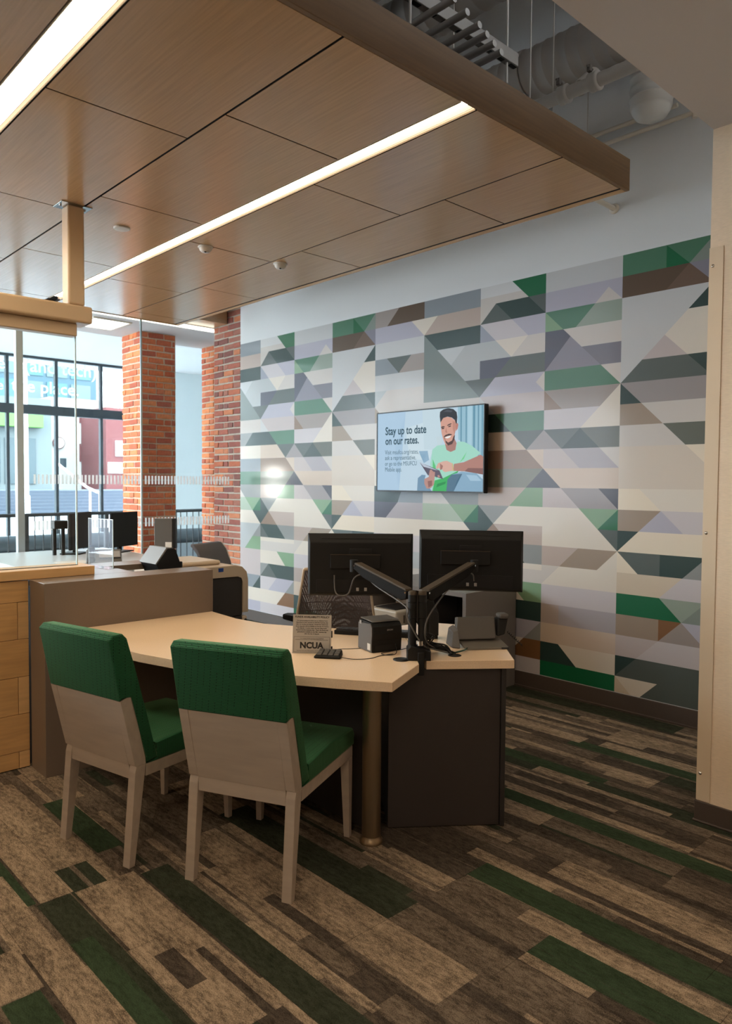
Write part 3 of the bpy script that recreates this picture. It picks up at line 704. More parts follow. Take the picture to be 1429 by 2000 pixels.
# ------------------------------------------------------------------ brick work
bricks = {}
BRC = [(196, 104, 62), (184, 92, 56), (206, 112, 64), (168, 82, 56), (190, 108, 72), (210, 126, 76)]
BR_DIM = [(140, 74, 56), (122, 62, 50), (152, 80, 52), (108, 60, 52), (134, 80, 64), (166, 98, 64)]  # pier bricks, darkened in colour for the dimmer room light
def brick_mesh(L, pal, k):
    key = (round(L, 3), pal, k)
    if key in bricks: return bricks[key]
    rr = random.Random(hash(key) & 0xffff if False else int(L*1000)*7+k*13)
    c = (BRC if pal == 0 else BR_DIM)[k % 6]
    m = mat('brick_%s_%d' % ('warm' if pal == 0 else 'dull', k % 6), rgb(*c), 0.85, var=0.14, scale=(30, 30, 30), bump=0.5, bscale=(70, 70, 70), dist=0.004)
    b = bmesh.new(); hx, hy, hz = L/2, 0.03, 0.0290
    vs = [b.verts.new((sx*hx+rr.uniform(-.005, .005), sy*hy+rr.uniform(-.0025, .0025), sz*hz+rr.uniform(-.0035, .0035))) for sx, sy, sz in
          ((-1,-1,-1),(1,-1,-1),(1,1,-1),(-1,1,-1),(-1,-1,1),(1,-1,1),(1,1,1),(-1,1,1))]
    for f in ((0,3,2,1),(4,5,6,7),(0,1,5,4),(1,2,6,5),(2,3,7,6),(3,0,4,7)): b.faces.new([vs[i] for i in f])
    bmesh.ops.bevel(b, geom=list(b.edges), offset=0.005, segments=1, affect='EDGES')
    me = bpy.data.meshes.new('brick'); b.to_mesh(me); b.free(); me.materials.append(m)
    bricks[key] = me; return me
def brick_face(parent, o, dx, L, z0, z1, pal, seed, course=0.0735, first_long=True, limit=300):
    """courses of bricks over a face starting at o going along dx (2-vector) for length L; outward is to the right of dx"""
    rr = random.Random(seed); ang = math.atan2(dx[1], dx[0]); nx, ny = dx[1], -dx[0]
    n = int((z1-z0)/course); cnt = 0
    inv = full(parent).inverted()
    for c in range(n, -1, -1):
        z = z1-(n-c+0.5)*course
        if z < z0: break
        x = 0.0; odd = (c % 2 == 0) == first_long; firstb = True
        while x < L-0.03:
            bl = (0.10 if odd else 0.205) if firstb else rr.choice([0.205, 0.205, 0.205, 0.10]); firstb = False
            bl = min(bl, L-x)
            if L-x-bl < 0.05: bl = L-x
            g = 0.013
            key = round((bl-g)/0.015)*0.015
            me = brick_mesh(min(key, bl-0.004), pal, rr.randrange(6))
            q = bpy.data.objects.new('brick', me); COL.objects.link(q); q.parent = parent
            pr = rr.uniform(-0.004, 0.004)
            p = Vector((o[0]+dx[0]*(x+bl/2)+nx*(-0.03+pr), o[1]+dx[1]*(x+bl/2)+ny*(-0.03+pr), z))
            q.location = inv @ p; q.rotation_euler = (rr.uniform(-.01, .01), rr.uniform(-.012, .012), ang)
            cnt += 1; x += bl
            if cnt >= limit: return cnt
    return cnt
# freestanding brick column
c2 = thing('brick_column', 'orange brick column standing free beyond the glass partition', 'column', (-8.55, 4.32, 0))
B((-8.79, 4.098, 0), (-8.308, 4.55, 3.30)).build('mortar_core', m_mortar, c2)
brick_face(c2, (-8.80, 4.09), (1, 0), 0.49, 0.55, 3.30, 0, 3, limit=130)
brick_face(c2, (-8.30, 4.09), (0, 1), 0.46, 0.55, 3.30, 0, 5, first_long=False, limit=130)
c3 = thing('brick_column', 'orange brick pier behind railing, right of the pale wall', 'column', (-8.6, 5.4, 0))
B((-8.79, 5.208, 0), (-8.30, 5.65, 3.30)).build('mortar_core', m_mortar, c3)
brick_face(c3, (-8.80, 5.20), (1, 0), 0.49, 0.6, 3.30, 0, 8, limit=140)
c4 = thing('brick_pier', 'dull red brick pier at left end of the mural', 'column', (-7.32, WY, 0))
B((-7.60, WY+0.007, 0), (-7.046, WY+0.30, 3.75)).build('mortar_core', mat('grey_mortar', rgb(150, 138, 124), 0.9, var=0.12, scale=(60, 60, 60), bump=0.4, dist=0.004), c4)
brick_face(c4, (-7.60, WY), (1, 0), 0.554, 0.35, 3.60, 1, 12, limit=160)
bpy.data.objects.remove(bpy.data.objects['wall_back'])
struct('wall_back', B((-7.045, WY, 0), (0.5, WY+0.3, 5.2)), m_white)
struct('wall_upper', B((-7.60, WY+0.01, 3.75), (-7.045, WY+0.3, 5.2)), m_white)

# ------------------------------------------------------------------ glass partition across the foyer, with decal bars
GX = -7.04
gp = thing('glass_partition', 'frameless glass partition with two rows of white dash decals', 'partition', (GX, 3.4, 0))
for a, b_ in ((0.3, 2.27), (2.335, 3.465), (3.485, WY-0.012)):
    B((GX-0.006, a, 0.02), (GX+0.006, b_, 3.29)).build('glass_pane', m_glass, gp)
B((GX-0.03, 2.272, 0), (GX+0.03, 2.333, 3.29), 0.003).build('frame_post', m_alu, gp)
B((GX-0.0055, 3.466, 0.02), (GX+0.0055, 3.484, 3.29)).build('pane_edge', m_edge, gp)
nb = 0; dm = None
for z in (1.535, 1.108):
    y = 2.42
    while y < 4.50:
        if not (2.25 < y < 2.34) and not (3.45 < y < 3.49):
            if dm is None: dm = B((GX+0.0065, y, z-0.043), (GX+0.0075, y+0.019, z+0.043)).build('decal_bar', m_decal, gp); y0_, z0_ = y, z
            else:
                q = dm.copy(); COL.objects.link(q); q.location = (0, y-y0_, z-z0_)
        y += 0.0362
# ------------------------------------------------------------------ foyer: railing, bench, windows
ra = thing('railing', 'dark metal railing with thin balusters across the foyer', 'railing', (-9.95, 4.0, 0))
MB().tube([(-9.85, 1.5, 1.07), (-10.38, 6.3, 1.07)], 0.024, 8, 1).build('top_rail', m_dkmetal, ra)
MB().tube([(-9.85, 1.5, 0.10), (-10.38, 6.3, 0.10)], 0.015, 6, 1).build('bottom_rail', m_dkmetal, ra)
bal = None
for k in range(42):
    y = 1.55+k*0.113; x = -9.85-0.1104*(y-1.5)
    if k % 10 == 6 or k in (0, 41):
        B((x-0.028, y-0.028, 0), (x+0.028, y+0.028, 1.06), 0.003).build('post', m_dkmetal, ra); continue
    if bal is None: bal = MB().cyl((x, y, 0.10), (x, y, 1.05), 0.008, n=6).build('baluster', m_dkmetal, ra); bx_, by_ = x, y
    else:
        q = bal.copy(); COL.objects.link(q); q.location = (x-bx_, y-by_, 0)
be = thing('window_bench', 'low pale bench with dark rounded cushion behind the railing', 'bench', (-11.8, 4, 0))
B((-12.2, 0.5, 0), (-11.5, 8.8, 0.46), 0.01).build('bench_base', mat('pale_base', rgb(176, 190, 198), 0.7), be)
MB().cyl((-11.62, 0.5, 0.575), (-11.62, 8.8, 0.575), 0.125, n=20).build('cushion', mat('slate_vinyl', rgb(84, 98, 106), 0.35), be)
GW = -16.0
m_mull = mat('window_frame_dark', rgb(44, 52, 58), 0.5)
def mull(nm, lo, hi): return struct(nm, B(lo, hi, 0.004), m_mull)
win = sempty('window_1', (GW, 3, 0))
ys = [-1.8, -0.83, 0.14, 1.11, 2.08, 3.05, 4.02, 5.0, 5.975, 6.945, 7.915]
B((GW-0.06, -2, 2.885), (GW+0.09, 8.6, 3.075), 0.004).build('transom', m_mull, win)
B((GW-0.05, -2, 4.03), (GW+0.05, 8.6, 4.09)).build('window_frame', m_mull, win)
B((GW-0.05, -2, 0.0), (GW+0.05, 8.6, 0.10)).build('window_frame', m_mull, win)
for y in ys: B((GW-0.05, y-0.03, 0.1), (GW+0.05, y+0.03, 4.03), 0.003).build('mullion', m_mull, win)
for i in range(len(ys)-1):
    B((GW-0.008, ys[i]+0.03, 0.1), (GW+0.008, ys[i+1]-0.03, 2.885)).build('pane', m_glass, win)
    B((GW-0.008, ys[i]+0.03, 3.075), (GW+0.008, ys[i+1]-0.03, 4.03)).build('pane', m_glass, win)
m_letter = mat('white_paint', rgb(252, 252, 252), 0.6)
m_vinyl = film('white_vinyl')
fm = frame((GW+0.02, 0, 0), (0, 1, 0), (0, 0, 1))
def wtext(body, y0, width, z, align='LEFT'):
    fm = frame((GW+0.03, y0, z), (0, 1, 0), (0, 0, 1))
    return text('window_lettering', body, m_vinyl, win, fm, width=width, size=0.28, bold=0.004, ext=0.002)
wtext('ple', 4.55, 0.40, 3.76); wtext('(and tech)', 5.32, 1.50, 3.76)
wtext('e', 4.80, 0.12, 3.34); wtext('the place.', 5.08, 1.37, 3.34)
struct('wall_left', MB().box((GW-0.1, 8.6, 0), (GW+0.1, 9.8, 4.3)).box((GW-0.1, -5, 0), (GW+0.1, -2, 4.3)), MATS['foyer_wall'])
# soffit light in foyer
sl = thing('ceiling_light', 'square recessed light panel in foyer soffit beside the brick column', 'light', (-8.2, 3.6, 3.3))
MB().box((-8.5, 3.38, 3.285), (-7.95, 3.40, 3.299)).box((-8.5, 3.80, 3.285), (-7.95, 3.82, 3.299)).box((-8.5, 3.40, 3.285), (-8.48, 3.80, 3.299)).box((-7.97, 3.40, 3.285), (-7.95, 3.80, 3.299)).build('frame', m_offwhite, sl)
B((-8.48, 3.40, 3.291), (-7.97, 3.80, 3.2985)).build('diffuser', emit('panel_glow', (0.92, 0.97, 1.0), 5.0), sl)

fl = thing('added_glint_lamp', 'slim foyer lamp with tall glowing shade left of view', 'lamp', (-12.8, 0.0, 0))  # added out of view only to make the bright glint on the mural
MB().lathe([(0.16, 0.0), (0.16, 0.02), (0.02, 0.03), (0.015, 1.20)], (-12.8, 0, 0), 'Z', 20).build('stand', m_dkmetal, fl)
MB().lathe([(0.15, 1.21), (0.17, 1.25), (0.17, 1.80), (0.15, 1.84)], (-12.8, 0, 0), 'Z', 24).build('shade', emit('glint_lamp_glow', (1.0, 0.96, 0.90), 110.0), fl)

# ------------------------------------------------------------------ outside
struct('ground_street', B((-140, -60, -0.3), (-17, 90, -0.12)), mat('pale_paving', rgb(140, 144, 150), 0.9, var=0.05, scale=(2, 2, 2)))
st = thing('outdoor_steps', 'broad grey steps climbing outside across the street', 'steps', (-38, 12, -0.12))
for k in range(7): B((-44, -10, -0.12+0.16*k), (-37.0-0.34*k, 40, 0.04+0.16*k)).build('step', mat('step_stone', rgb(66, 72, 84), 0.9), st)
m_bw = mat('bldg_white', rgb(170, 168, 164), 0.9); m_bg = mat('bldg_grey', rgb(96, 102, 104), 0.9); m_br = mat('bldg_red', rgb(98, 54, 54), 0.9)
m_teal = mat('bldg_teal_glass', rgb(26, 62, 76), 0.4); m_wd = mat('bldg_window', rgb(36, 54, 62), 0.2)
def bldg(label, x, y0, y1, z1, m, wins, depth=8, z0=0.9):
    b = thing('building', label, 'building', (x-depth/2, (y0+y1)/2, 0))
    B((x-depth, y0, z0), (x, y1, z1)).build('wall', m, b)
    for (a, c, d, e, mm) in wins: B((x-0.05, a, d), (x+0.08, c, e), 0.01).build('window', mm, b)
    return b
b = bldg('grey glass-fronted building with lime green band above its entrance', -46, -10, 16.9, 6.4, m_bg,
     [(y, y+0.75, 1.3, 4.0, m_wd) for y in (9.2, 10.2, 11.2, 12.2, 13.2, 14.2, 15.2)])
B((-45.9, 5, 4.62), (-45.3, 16.2, 5.5), 0.02).build('green_band', mat('lime_sign', rgb(84, 136, 60), 0.7), b)
b = bldg('teal glass tower rising behind grey and white buildings', -56, -8, 24, 16, m_teal,
     [(y, y+1.5, z, z+1.3, mat('teal_pane', rgb(34, 78, 92), 0.3) if (i+j) % 2 else mat('pale_pane', rgb(62, 78, 86), 0.3)) for i, y in enumerate([8+1.75*q for q in range(9)]) for j, z in enumerate([7.4, 9.1, 10.8, 12.5, 14.2])])
b = bldg('white plastered building with narrow red slots and round sign', -50, 18.2, 22.6, 7.0, m_bw, depth=4, wins=
     [(20.2, 20.3, 5.4, 6.2, m_br), (20.2, 20.3, 2.8, 4.0, m_br), (21.0, 21.2, 3.6, 3.8, m_wd), (18.9, 19.3, 2.4, 3.0, m_wd)])
MB().lathe([(0.34, 0.0), (0.34, 0.06)], (-49.9, 18.8, 4.0), 'X', 24).build('round_sign', m_paper, b)
MB().lathe([(0.40, 0.0), (0.40, 0.05)], (-49.92, 18.8, 4.0), 'X', 24).build('sign_rim', m_br, b)
b = bldg('red brick building with white signboard at right of windows', -46, 20.3, 30, 6.2, m_br, depth=3.9, wins=
     [(20.9, 24.2, 3.1, 4.1, m_bw), (22.4, 23.4, 4.6, 5.6, m_wd), (20.4, 21.6, 2.0, 2.7, m_paper)])
lp = thing('lamp_post', 'tall white lamp post outside in front of green band', 'lamp post', (-36.4, 12.15, -0.12))
MB().cyl((-36.4, 12.15, -0.118), (-36.4, 12.15, 7.4), 0.15, 0.12, 14).build('pole', m_letter, lp)
MB().cyl((-36.4, 12.15, -0.118), (-36.4, 12.15, 0.8), 0.21, 0.19, 14).build('pole_base', m_letter, lp)
hr = thing('handrail', 'white metal handrail running down the outdoor steps', 'handrail', (-36.3, 15.4, -0.12))
MB().tube([(-40, 14.9, 2.5), (-37, 15.3, 1.2), (-35.8, 15.6, 0.9)], 0.06, 8, 2).build('rail', m_letter, hr)
for x_, y_, z_ in ((-36.7, 15.35, 1.1), (-36.0, 15.55, 0.92)): MB().cyl((x_, y_, -0.12), (x_, y_, z_), 0.05, n=8).build('post', m_letter, hr)

# ------------------------------------------------------------------ reception: wood panel wall, ledge, glass screen, taupe counter
ww = thing('panel_wall', 'low reception front clad in honey maple boards', 'panel wall', (-4.1, 0.2, 0))
B((-4.30, -3.0, 0.0), (-4.085, 1.368, 0.985)).build('wall_core', m_groove, ww)
zb = [0.004, 0.093, 0.2917, 0.4893, 0.689, 0.8854, 0.998]
for i in range(6):
    js = [1.312, 0.1, -1.1, -2.3] if i % 2 == 0 else [1.9, 0.72, -0.5, -1.7]
    e = [1.368]+[j for j in js if j < 1.368]+[-3.0]
    for a in range(len(e)-1):
        B((-4.0845, e[a+1]+0.0012, zb[i]+0.0012), (-4.070, e[a]-0.0012, zb[i+1]-0.0012), 0.001).build('maple_board', m_maple if (i+a) % 2 else m_maple2, ww)
lg = thing('ledge', 'maple ledge carrying the glass screen on reception', 'ledge', (-4.17, 0, 1.0))
B((-4.285, -3.0, 1.001), (-4.062, 1.722, 1.05), 0.002).build('ledge_board', m_maple2, lg)
B((-4.182, -3.0, 1.0498), (-4.158, 1.668, 1.0515)).build('groove', m_groove, lg)
gs = thing('glass_screen', 'clear glass screen hung between maple ledge and tan header', 'screen', (-4.17, 0, 1.052))
B((-4.176, -3.0, 1.052), (-4.164, 1.662, 2.34)).build('glass_pane', m_glass, gs)
B((-4.1765, 1.6625, 1.052), (-4.1635, 1.669, 2.34)).build('pane_edge', m_edge, gs)
hd = thing('screen_header', 'tan metal header beam and post holding the glass screen', 'header', (-4.17, 0.2, 2.34))
B((-4.25, -3.0, 2.393), (-4.09, 1.735, 2.487), 0.012, 3).build('header_beam', m_post, hd)
B((-4.205, -3.0, 2.322), (-4.135, 1.665, 2.3925), 0.005).build('glass_clamp', m_post, hd)
B((-4.195, 1.605, 2.4875), (-4.10, 1.697, CZ-0.006), 0.012, 3).build('post', m_post, hd)
mb = B((-4.21, 1.565, CZ-0.0055), (-4.085, 1.735, CZ-0.0005), 0.001); mb.build('ceiling_plate', m_chrome, hd)
for y in (1.583, 1.718): MB().cyl((-4.15, y, CZ-0.012), (-4.15, y, CZ-0.0055), 0.006, n=8).build('screw', m_chrome, hd)

ct = thing('reception_counter', 'taupe laminate counter with tall end panel beside maple boards', 'counter', (-4.1, 1.8, 0))
B((-4.058, 1.372, 0.0), (-3.852, 2.353, 1.0), 0.0015).build('end_panel', m_taupe, ct)
B((-4.62, 1.372, 0.965), (-4.060, 1.95, 1.0), 0.0015).build('counter_top', m_taupe, ct)
B((-4.62, 1.951, 0.965), (-4.41, 2.25, 1.0), 0.0015).build('counter_top', m_taupe, ct)
B((-4.60, 1.40, 0.0), (-4.062, 1.93, 0.964)).build('counter_body', m_darkpanel, ct)
wsf = thing('teller_desk', 'pale work surface with monitors beyond the taupe counter', 'desk', (-5.8, 2.5, 0))
B((-6.75, 1.8, 0.86), (-4.95, 2.95, 0.90), 0.002).build('work_surface', mat('pale_laminate', rgb(200, 204, 208), 0.35), wsf)
B((-6.70, 1.9, 0.0), (-5.0, 2.9, 0.859)).build('desk_body', m_darkpanel, wsf)
B((-4.62, 1.951, 0.0), (-4.062, 2.34, 0.72)).build('shelf_body', m_dark, ct)
# items on the counter
ac = thing('acrylic_sign_holder', 'clear upright acrylic panel standing on taupe counter top', 'sign holder', (-4.37, 1.89, 1.0), math.atan2(0.03, 0.27))
MB().box((-0.137, -0.002, 0.003), (0.137, 0.002, 0.292)).build('acrylic_sheet', m_acrylic, ac, True)
MB().box((-0.137, -0.0022, 0.2922), (0.137, 0.0022, 0.296)).box((0.1372, -0.0022, 0.003), (0.141, 0.0022, 0.296)).box((-0.1385, -0.0022, 0.003), (-0.1372, 0.0022, 0.296)).build('polished_edge', m_edge, ac, True)
MB().box((-0.137, -0.04, 0.0003), (0.137, 0.04, 0.003)).build('foot_plate', m_acrylic, ac, True)
# cash handling device with dark monitor above
cm = thing('check_scanner', 'bulky black desktop scanner with silver sloped cover', 'scanner', (-4.40, 2.16, 0.72))
fwv = Vector((-0.73, 0.682, 0)).normalized(); rtv = Vector((0.682, 0.73, 0)).normalized()
def fr_(p, yaw_=0.0):
    q = Quaternion((0, 0, 1), yaw_); return frame(p, q @ rtv, q @ fwv, (0, 0, 1))   # x right in view, y away, z up
Mp = lambda Mb: Mb @ Matrix(((0, 0, 1, 0), (1, 0, 0, 0), (0, 1, 0, 0), (0, 0, 0, 1)))      # prism (y, z) extruded along x
Mx_ = Mp(Matrix())       # (y, z) profile extruded along x
xe, xs_ = -4.20, -4.415
MB().prism([(2.20, 0.721), (2.335, 0.721), (2.335, 0.96), (2.325, 1.03), (2.30, 1.098), (2.285, 1.107), (2.238, 1.106), (2.168, 1.012), (2.200, 0.955)], xs_, xe, 0.004, Mx_, 2).build('housing', m_black, cm)
MB().prism([(2.240, 1.1075), (2.262, 1.1085), (2.262, 1.1125), (2.234, 1.113), (2.160, 1.015), (2.166, 1.011)], xs_-0.002, xe+0.001, 0.0015, Mx_).build('silver_cover', mat('satin_silver', rgb(116, 114, 112), 0.4), cm)
MB().box((-4.28, 2.330, 0.722), (-4.203, 2.3485, 1.02), 0.005, None, 2).build('rear_hump', m_black, cm)
dm_ = thing('compact_monitor', 'small dark grey upright display housing with white label', 'monitor', (-5.12, 2.71, 0.9))
Mm = fr_((-5.116, 2.71, 0.9), -0.05)
MB().box((-0.075, -0.02, 0.12), (0.062, 0.03, 0.345), 0.003, Mm).build('housing', m_grey, dm_)
MB().box((0.0625, -0.015, 0.12), (0.085, 0.03, 0.345), 0.002, Mm).build('side_frame', m_black, dm_)
MB().box((-0.03, 0.0, 0.012), (0.03, 0.02, 0.12), 0.002, Mm).build('stem', m_black, dm_)
MB().box((-0.08, -0.05, 0.0005), (0.08, 0.07, 0.012), 0.004, Mm).build('foot', m_black, dm_)
MB().box((0.01, -0.022, 0.128), (0.058, -0.0202, 0.168), 0, Mm).build('label_sticker', m_paper, dm_)

# multifunction printer behind the counter
mf = thing('office_printer', 'large beige and charcoal floor printer behind taupe counter', 'printer', (-4.6, 2.6, 0))
B((-4.86, 2.37, 0.0), (-4.304, 2.86, 0.60), 0.004).build('cabinet', m_dark, mf)
B((-4.86, 2.37, 0.605), (-4.304, 2.86, 0.875), 0.004).build('upper_body', m_dark, mf)
# beige shell wraps top and near side corner
sh = [(2.35, 0.955), (2.80, 0.955), (2.855, 0.943), (2.893, 0.905), (2.905, 0.85), (2.905, 0.625), (2.862, 0.625), (2.862, 0.84), (2.850, 0.868), (2.82, 0.880), (2.35, 0.880)]
Myz = Matrix(((0, 0, 1, 0), (1, 0, 0, 0), (0, 1, 0, 0), (0, 0, 0, 1)))
MB().prism(sh, -4.88, -4.296, 0.003, Myz).build('beige_shell', m_beige, mf)
B((-4.84, 2.862, 0.05), (-4.30, 2.90, 0.60), 0.008).build('side_tray', m_beige, mf)
B((-4.2995, 2.872, 0.42), (-4.2955, 2.892, 0.58), 0.006).build('tray_grip', m_black, mf)
B((-4.2955, 2.665, 0.918), (-4.2935, 2.705, 0.944), 0.001).build('blue_badge', mat('blue_badge', rgb(24, 70, 150), 0.4), mf)
B((-4.80, 2.45, 0.9555), (-4.40, 2.75, 0.985), 0.01).build('top_lid', m_beige, mf)

# teller monitors on the far work surface
def simple_monitor(pl, pr, ht, label):
    # pl, pr: left and right end of the screen as seen from the room, at mid height
    pl = Vector(pl); pr = Vector(pr); c = (pl+pr)/2; x = Vector((pr.x-pl.x, pr.y-pl.y, 0)); wd = x.length; x.normalize(); y = Vector((-x.y, x.x, 0))
    t = thing('computer_monitor', label, 'monitor', (c.x, c.y, 0.9))
    Mq = frame((c.x, c.y, c.z), x, y, (0, 0, 1)); zb = 0.9005-c.z
    MB().box((-wd/2, -0.012, -ht/2), (wd/2, 0.012, ht/2), 0.004, Mq).build('screen_housing', m_black2, t)
    MB().box((-0.04, 0.0125, -0.06), (0.04, 0.035, 0.06), 0.004, Mq).build('mount_block', m_black, t)
    MB().box((-0.022, 0.0355, zb+0.012), (0.022, 0.06, 0.05), 0.003, Mq).build('column', m_black, t)
    MB().box((-0.10, -0.03, zb), (0.10, 0.14, zb+0.011), 0.004, Mq).build('foot', m_black, t)
simple_monitor((-6.108, 2.382, 1.09), (-6.484, 2.711, 1.11), 0.305, 'black monitor turned nearly edge-on, left of acrylic panel')
simple_monitor((-6.13, 2.74, 1.094), (-6.30, 3.06, 1.108), 0.30, 'black monitor facing the room, behind acrylic panel')
t = thing('monitor_arm', 'black double-post monitor mount beside the edge-on monitor', 'monitor arm', (-6.24, 2.30, 0.9))
for a, b_ in ((-6.30, 2.33), (-6.27, 2.39)): MB().cyl((a, b_, 0.9005), (a, b_, 1.12), 0.016, n=12).build('post', m_black, t)
MB().box((-6.33, 2.31, 1.121), (-6.24, 2.42, 1.19), 0.006).build('mount_head', m_black, t)
ph2 = thing('desk_phone', 'grey desk phone on far work surface behind acrylic panel', 'phone', (-5.42, 2.37, 0.9))
Mq = fr_((-5.42, 2.37, 0.9), 0.35) @ Matrix.Scale(1.15, 4)
MB().hexa([Mq @ Vector(v) for v in ((-0.11, -0.08, 0.0005), (0.11, -0.08, 0.0005), (0.11, 0.09, 0.0005), (-0.11, 0.09, 0.0005), (-0.11, -0.07, 0.02), (0.11, -0.07, 0.02), (0.11, 0.08, 0.09), (-0.11, 0.08, 0.09))], 0.006).build('phone_body', m_grey, ph2)
MB().box((-0.10, -0.08, 0.05), (-0.055, 0.09, 0.085), 0.012, Mq @ Matrix.Rotation(0.35, 4, 'X'), 2).build('handset', m_black, ph2)
MB().box((-0.03, -0.02, 0.055), (0.10, 0.06, 0.062), 0.002, Mq @ Matrix.Rotation(0.40, 4, 'X')).build('display', m_lgrey, ph2)
tag(B((-5.75, 2.12, 0.9005), (-5.50, 2.34, 0.904)).build('paper_sheet', m_paper), 'white paper sheet lying by phone on far work surface', 'paper')
# far task chair: only the top of its back shows
fc = thing('task_chair', 'grey mesh task chair with curved back behind taupe counter', 'chair', (-5.60, 3.48, 0), 0)
m_meshd = mat('grey_mesh', rgb(96, 92, 92), 0.8, bump=0.4, bscale=(900, 900, 900))
Mf = fr_((-5.60, 3.42, 0), 1.15)
back = [(-0.10, 0.50), (-0.085, 0.66), (-0.045, 0.82), (0.0, 0.93), (0.05, 0.985), (0.085, 0.992), (0.088, 0.972), (0.055, 0.962), (0.015, 0.915), (-0.022, 0.82), (-0.062, 0.66), (-0.08, 0.50)]
MB().prism(back, -0.20, 0.20, 0.008, Mp(Mf), 2, True).build('backrest', m_meshd, fc)
MB().tube([Mf @ Vector((0.205, a, b)) for a, b in ((-0.09, 0.5), (-0.075, 0.66), (-0.035, 0.82), (0.01, 0.93), (0.06, 0.98), (0.09, 0.985))], 0.008, 8, 4).build('back_frame', m_offwhite, fc)
MB().box((-0.22, -0.10, 0.44), (0.22, 0.38, 0.50), 0.02, Mf, 2).build('seat', m_meshd, fc)
MB().cyl(Mf @ Vector((0, 0.14, 0.08)), Mf @ Vector((0, 0.14, 0.44)), 0.03).build('gas_lift', m_black, fc)
for k in range(5):
    a = 2*math.pi*k/5; e = Vector((0.27*math.cos(a), 0.14+0.27*math.sin(a), 0.055))
    lgm = MB().tube([Mf @ Vector((0, 0.14, 0.09)), Mf @ e], 0.016, 8, 1).build('leg', m_black, fc)
    MB().cyl(Mf @ (e+Vector((-0.012, 0, -0.025))), Mf @ (e+Vector((0.012, 0, -0.025))), 0.029).build('caster', m_black, lgm)

# ------------------------------------------------------------------ the desk
dk = thing('consultation_desk', 'curved cream-topped consultation desk with steel post leg', 'desk', (-2.9, 2.1, 0))
main = [(-3.851, 2.345), (-3.851, 1.452), (-3.45, 1.468), (-3.107, 1.521), (-2.863, 1.589), (-2.60, 1.692), (-2.341, 1.813), (-2.20, 1.898), (-2.091, 1.974), (-2.016, 2.03),
        (-2.149, 2.324), (-2.27, 2.43), (-2.55, 2.66), (-2.79, 2.80), (-2.948, 2.577), (-3.191, 2.426), (-3.331, 2.353), (-3.56, 2.322)]
MB().prism(main, 0.712, 0.75, 0.0015).build('worktop', m_quartz, dk)
wing = [(-2.164, 2.389), (-1.921, 2.693), (-2.174, 2.944), (-2.50, 3.20), (-2.79, 3.05), (-2.80, 2.81), (-2.56, 2.672), (-2.28, 2.442)]
MB().prism(wing, 0.712, 0.75, 0.0015).build('worktop_wing', m_quartz, dk)
d1v = Vector((-0.624, -0.78, 0)); nv = Vector((-0.78, 0.624, 0)); c0 = Vector((-1.951, 2.677, 0))
Mk = frame(c0, d1v, nv, (0, 0, 1))
def ccx(a): return a
kb = MB(); kb.hexa([c0+d1v*a+nv*b+Vector((0, 0, z)) for z in (0.004, 0.7115) for a, b in ((0.022, 0.012), (0.52, 0.012), (0.52, 0.45), (0.022, 0.45))], 0.001)
kb.build('pedestal', m_darkpanel, dk)
kb = MB(); kb.hexa([c0+d1v*a+nv*b+Vector((0, 0, z)) for z in (0.002, 0.7118) for a, b in ((0, 0), (0.021, 0), (0.021, 0.47), (0, 0.47))], 0.001)
kb.build('side_panel', m_dark, dk)
B((-3.84, 2.20, 0.002), (-2.30, 2.218, 0.711)).build('modesty_panel', m_dark, dk)
pc = (-2.247, 2.142)
MB().lathe([(0.040, 0.03), (0.040, 0.7115)], (pc[0], pc[1], 0), 'Z', 36).build('post_leg', m_steel, dk)
MB().lathe([(0.049, 0.001), (0.049, 0.014), (0.043, 0.020), (0.0405, 0.032)], (pc[0], pc[1], 0), 'Z', 36).build('foot_ring', m_steel, dk)
MB().lathe([(0.030, 0.7502), (0.030, 0.7520), (0.024, 0.7522)], (-2.150, 2.560, 0), 'Z', 24).build('grommet', m_dark, dk)

# low credenza at the mural wall with an open bay
cr = thing('credenza', 'low grey laminate credenza with open black bay against mural', 'cabinet', (-3.75, 4.35, 0))
cx0, cx1, cy0, cy1, cz = -4.30, -3.305, 4.05, WY-0.016, 0.752
B((cx1-0.03, cy0, 0.002), (cx1, cy1, cz)).build('side_panel', m_grey_lam, cr)
B((cx0, cy0, 0.002), (cx0+0.03, cy1, cz)).build('side_panel', m_grey_lam, cr)
B((cx0+0.031, cy0, cz-0.03), (cx1-0.031, cy1, cz)).build('top_panel', m_grey_lam, cr)
B((cx0+0.031, cy1-0.02, 0.002), (cx1-0.031, cy1, cz-0.031)).build('back_panel', m_dark, cr)
B((cx0+0.031, cy0+0.01, 0.40), (cx1-0.031, cy1-0.021, 0.425)).build('shelf', m_dark, cr)
B((cx0+0.031, cy0+0.005, 0.002), (cx1-0.031, cy0+0.024, 0.399)).build('door_panel', m_grey_lam, cr)
B((-3.885, cy0+0.002, 0.4255), (-3.862, cy1-0.021, cz-0.031)).build('divider', m_grey_lam, cr)
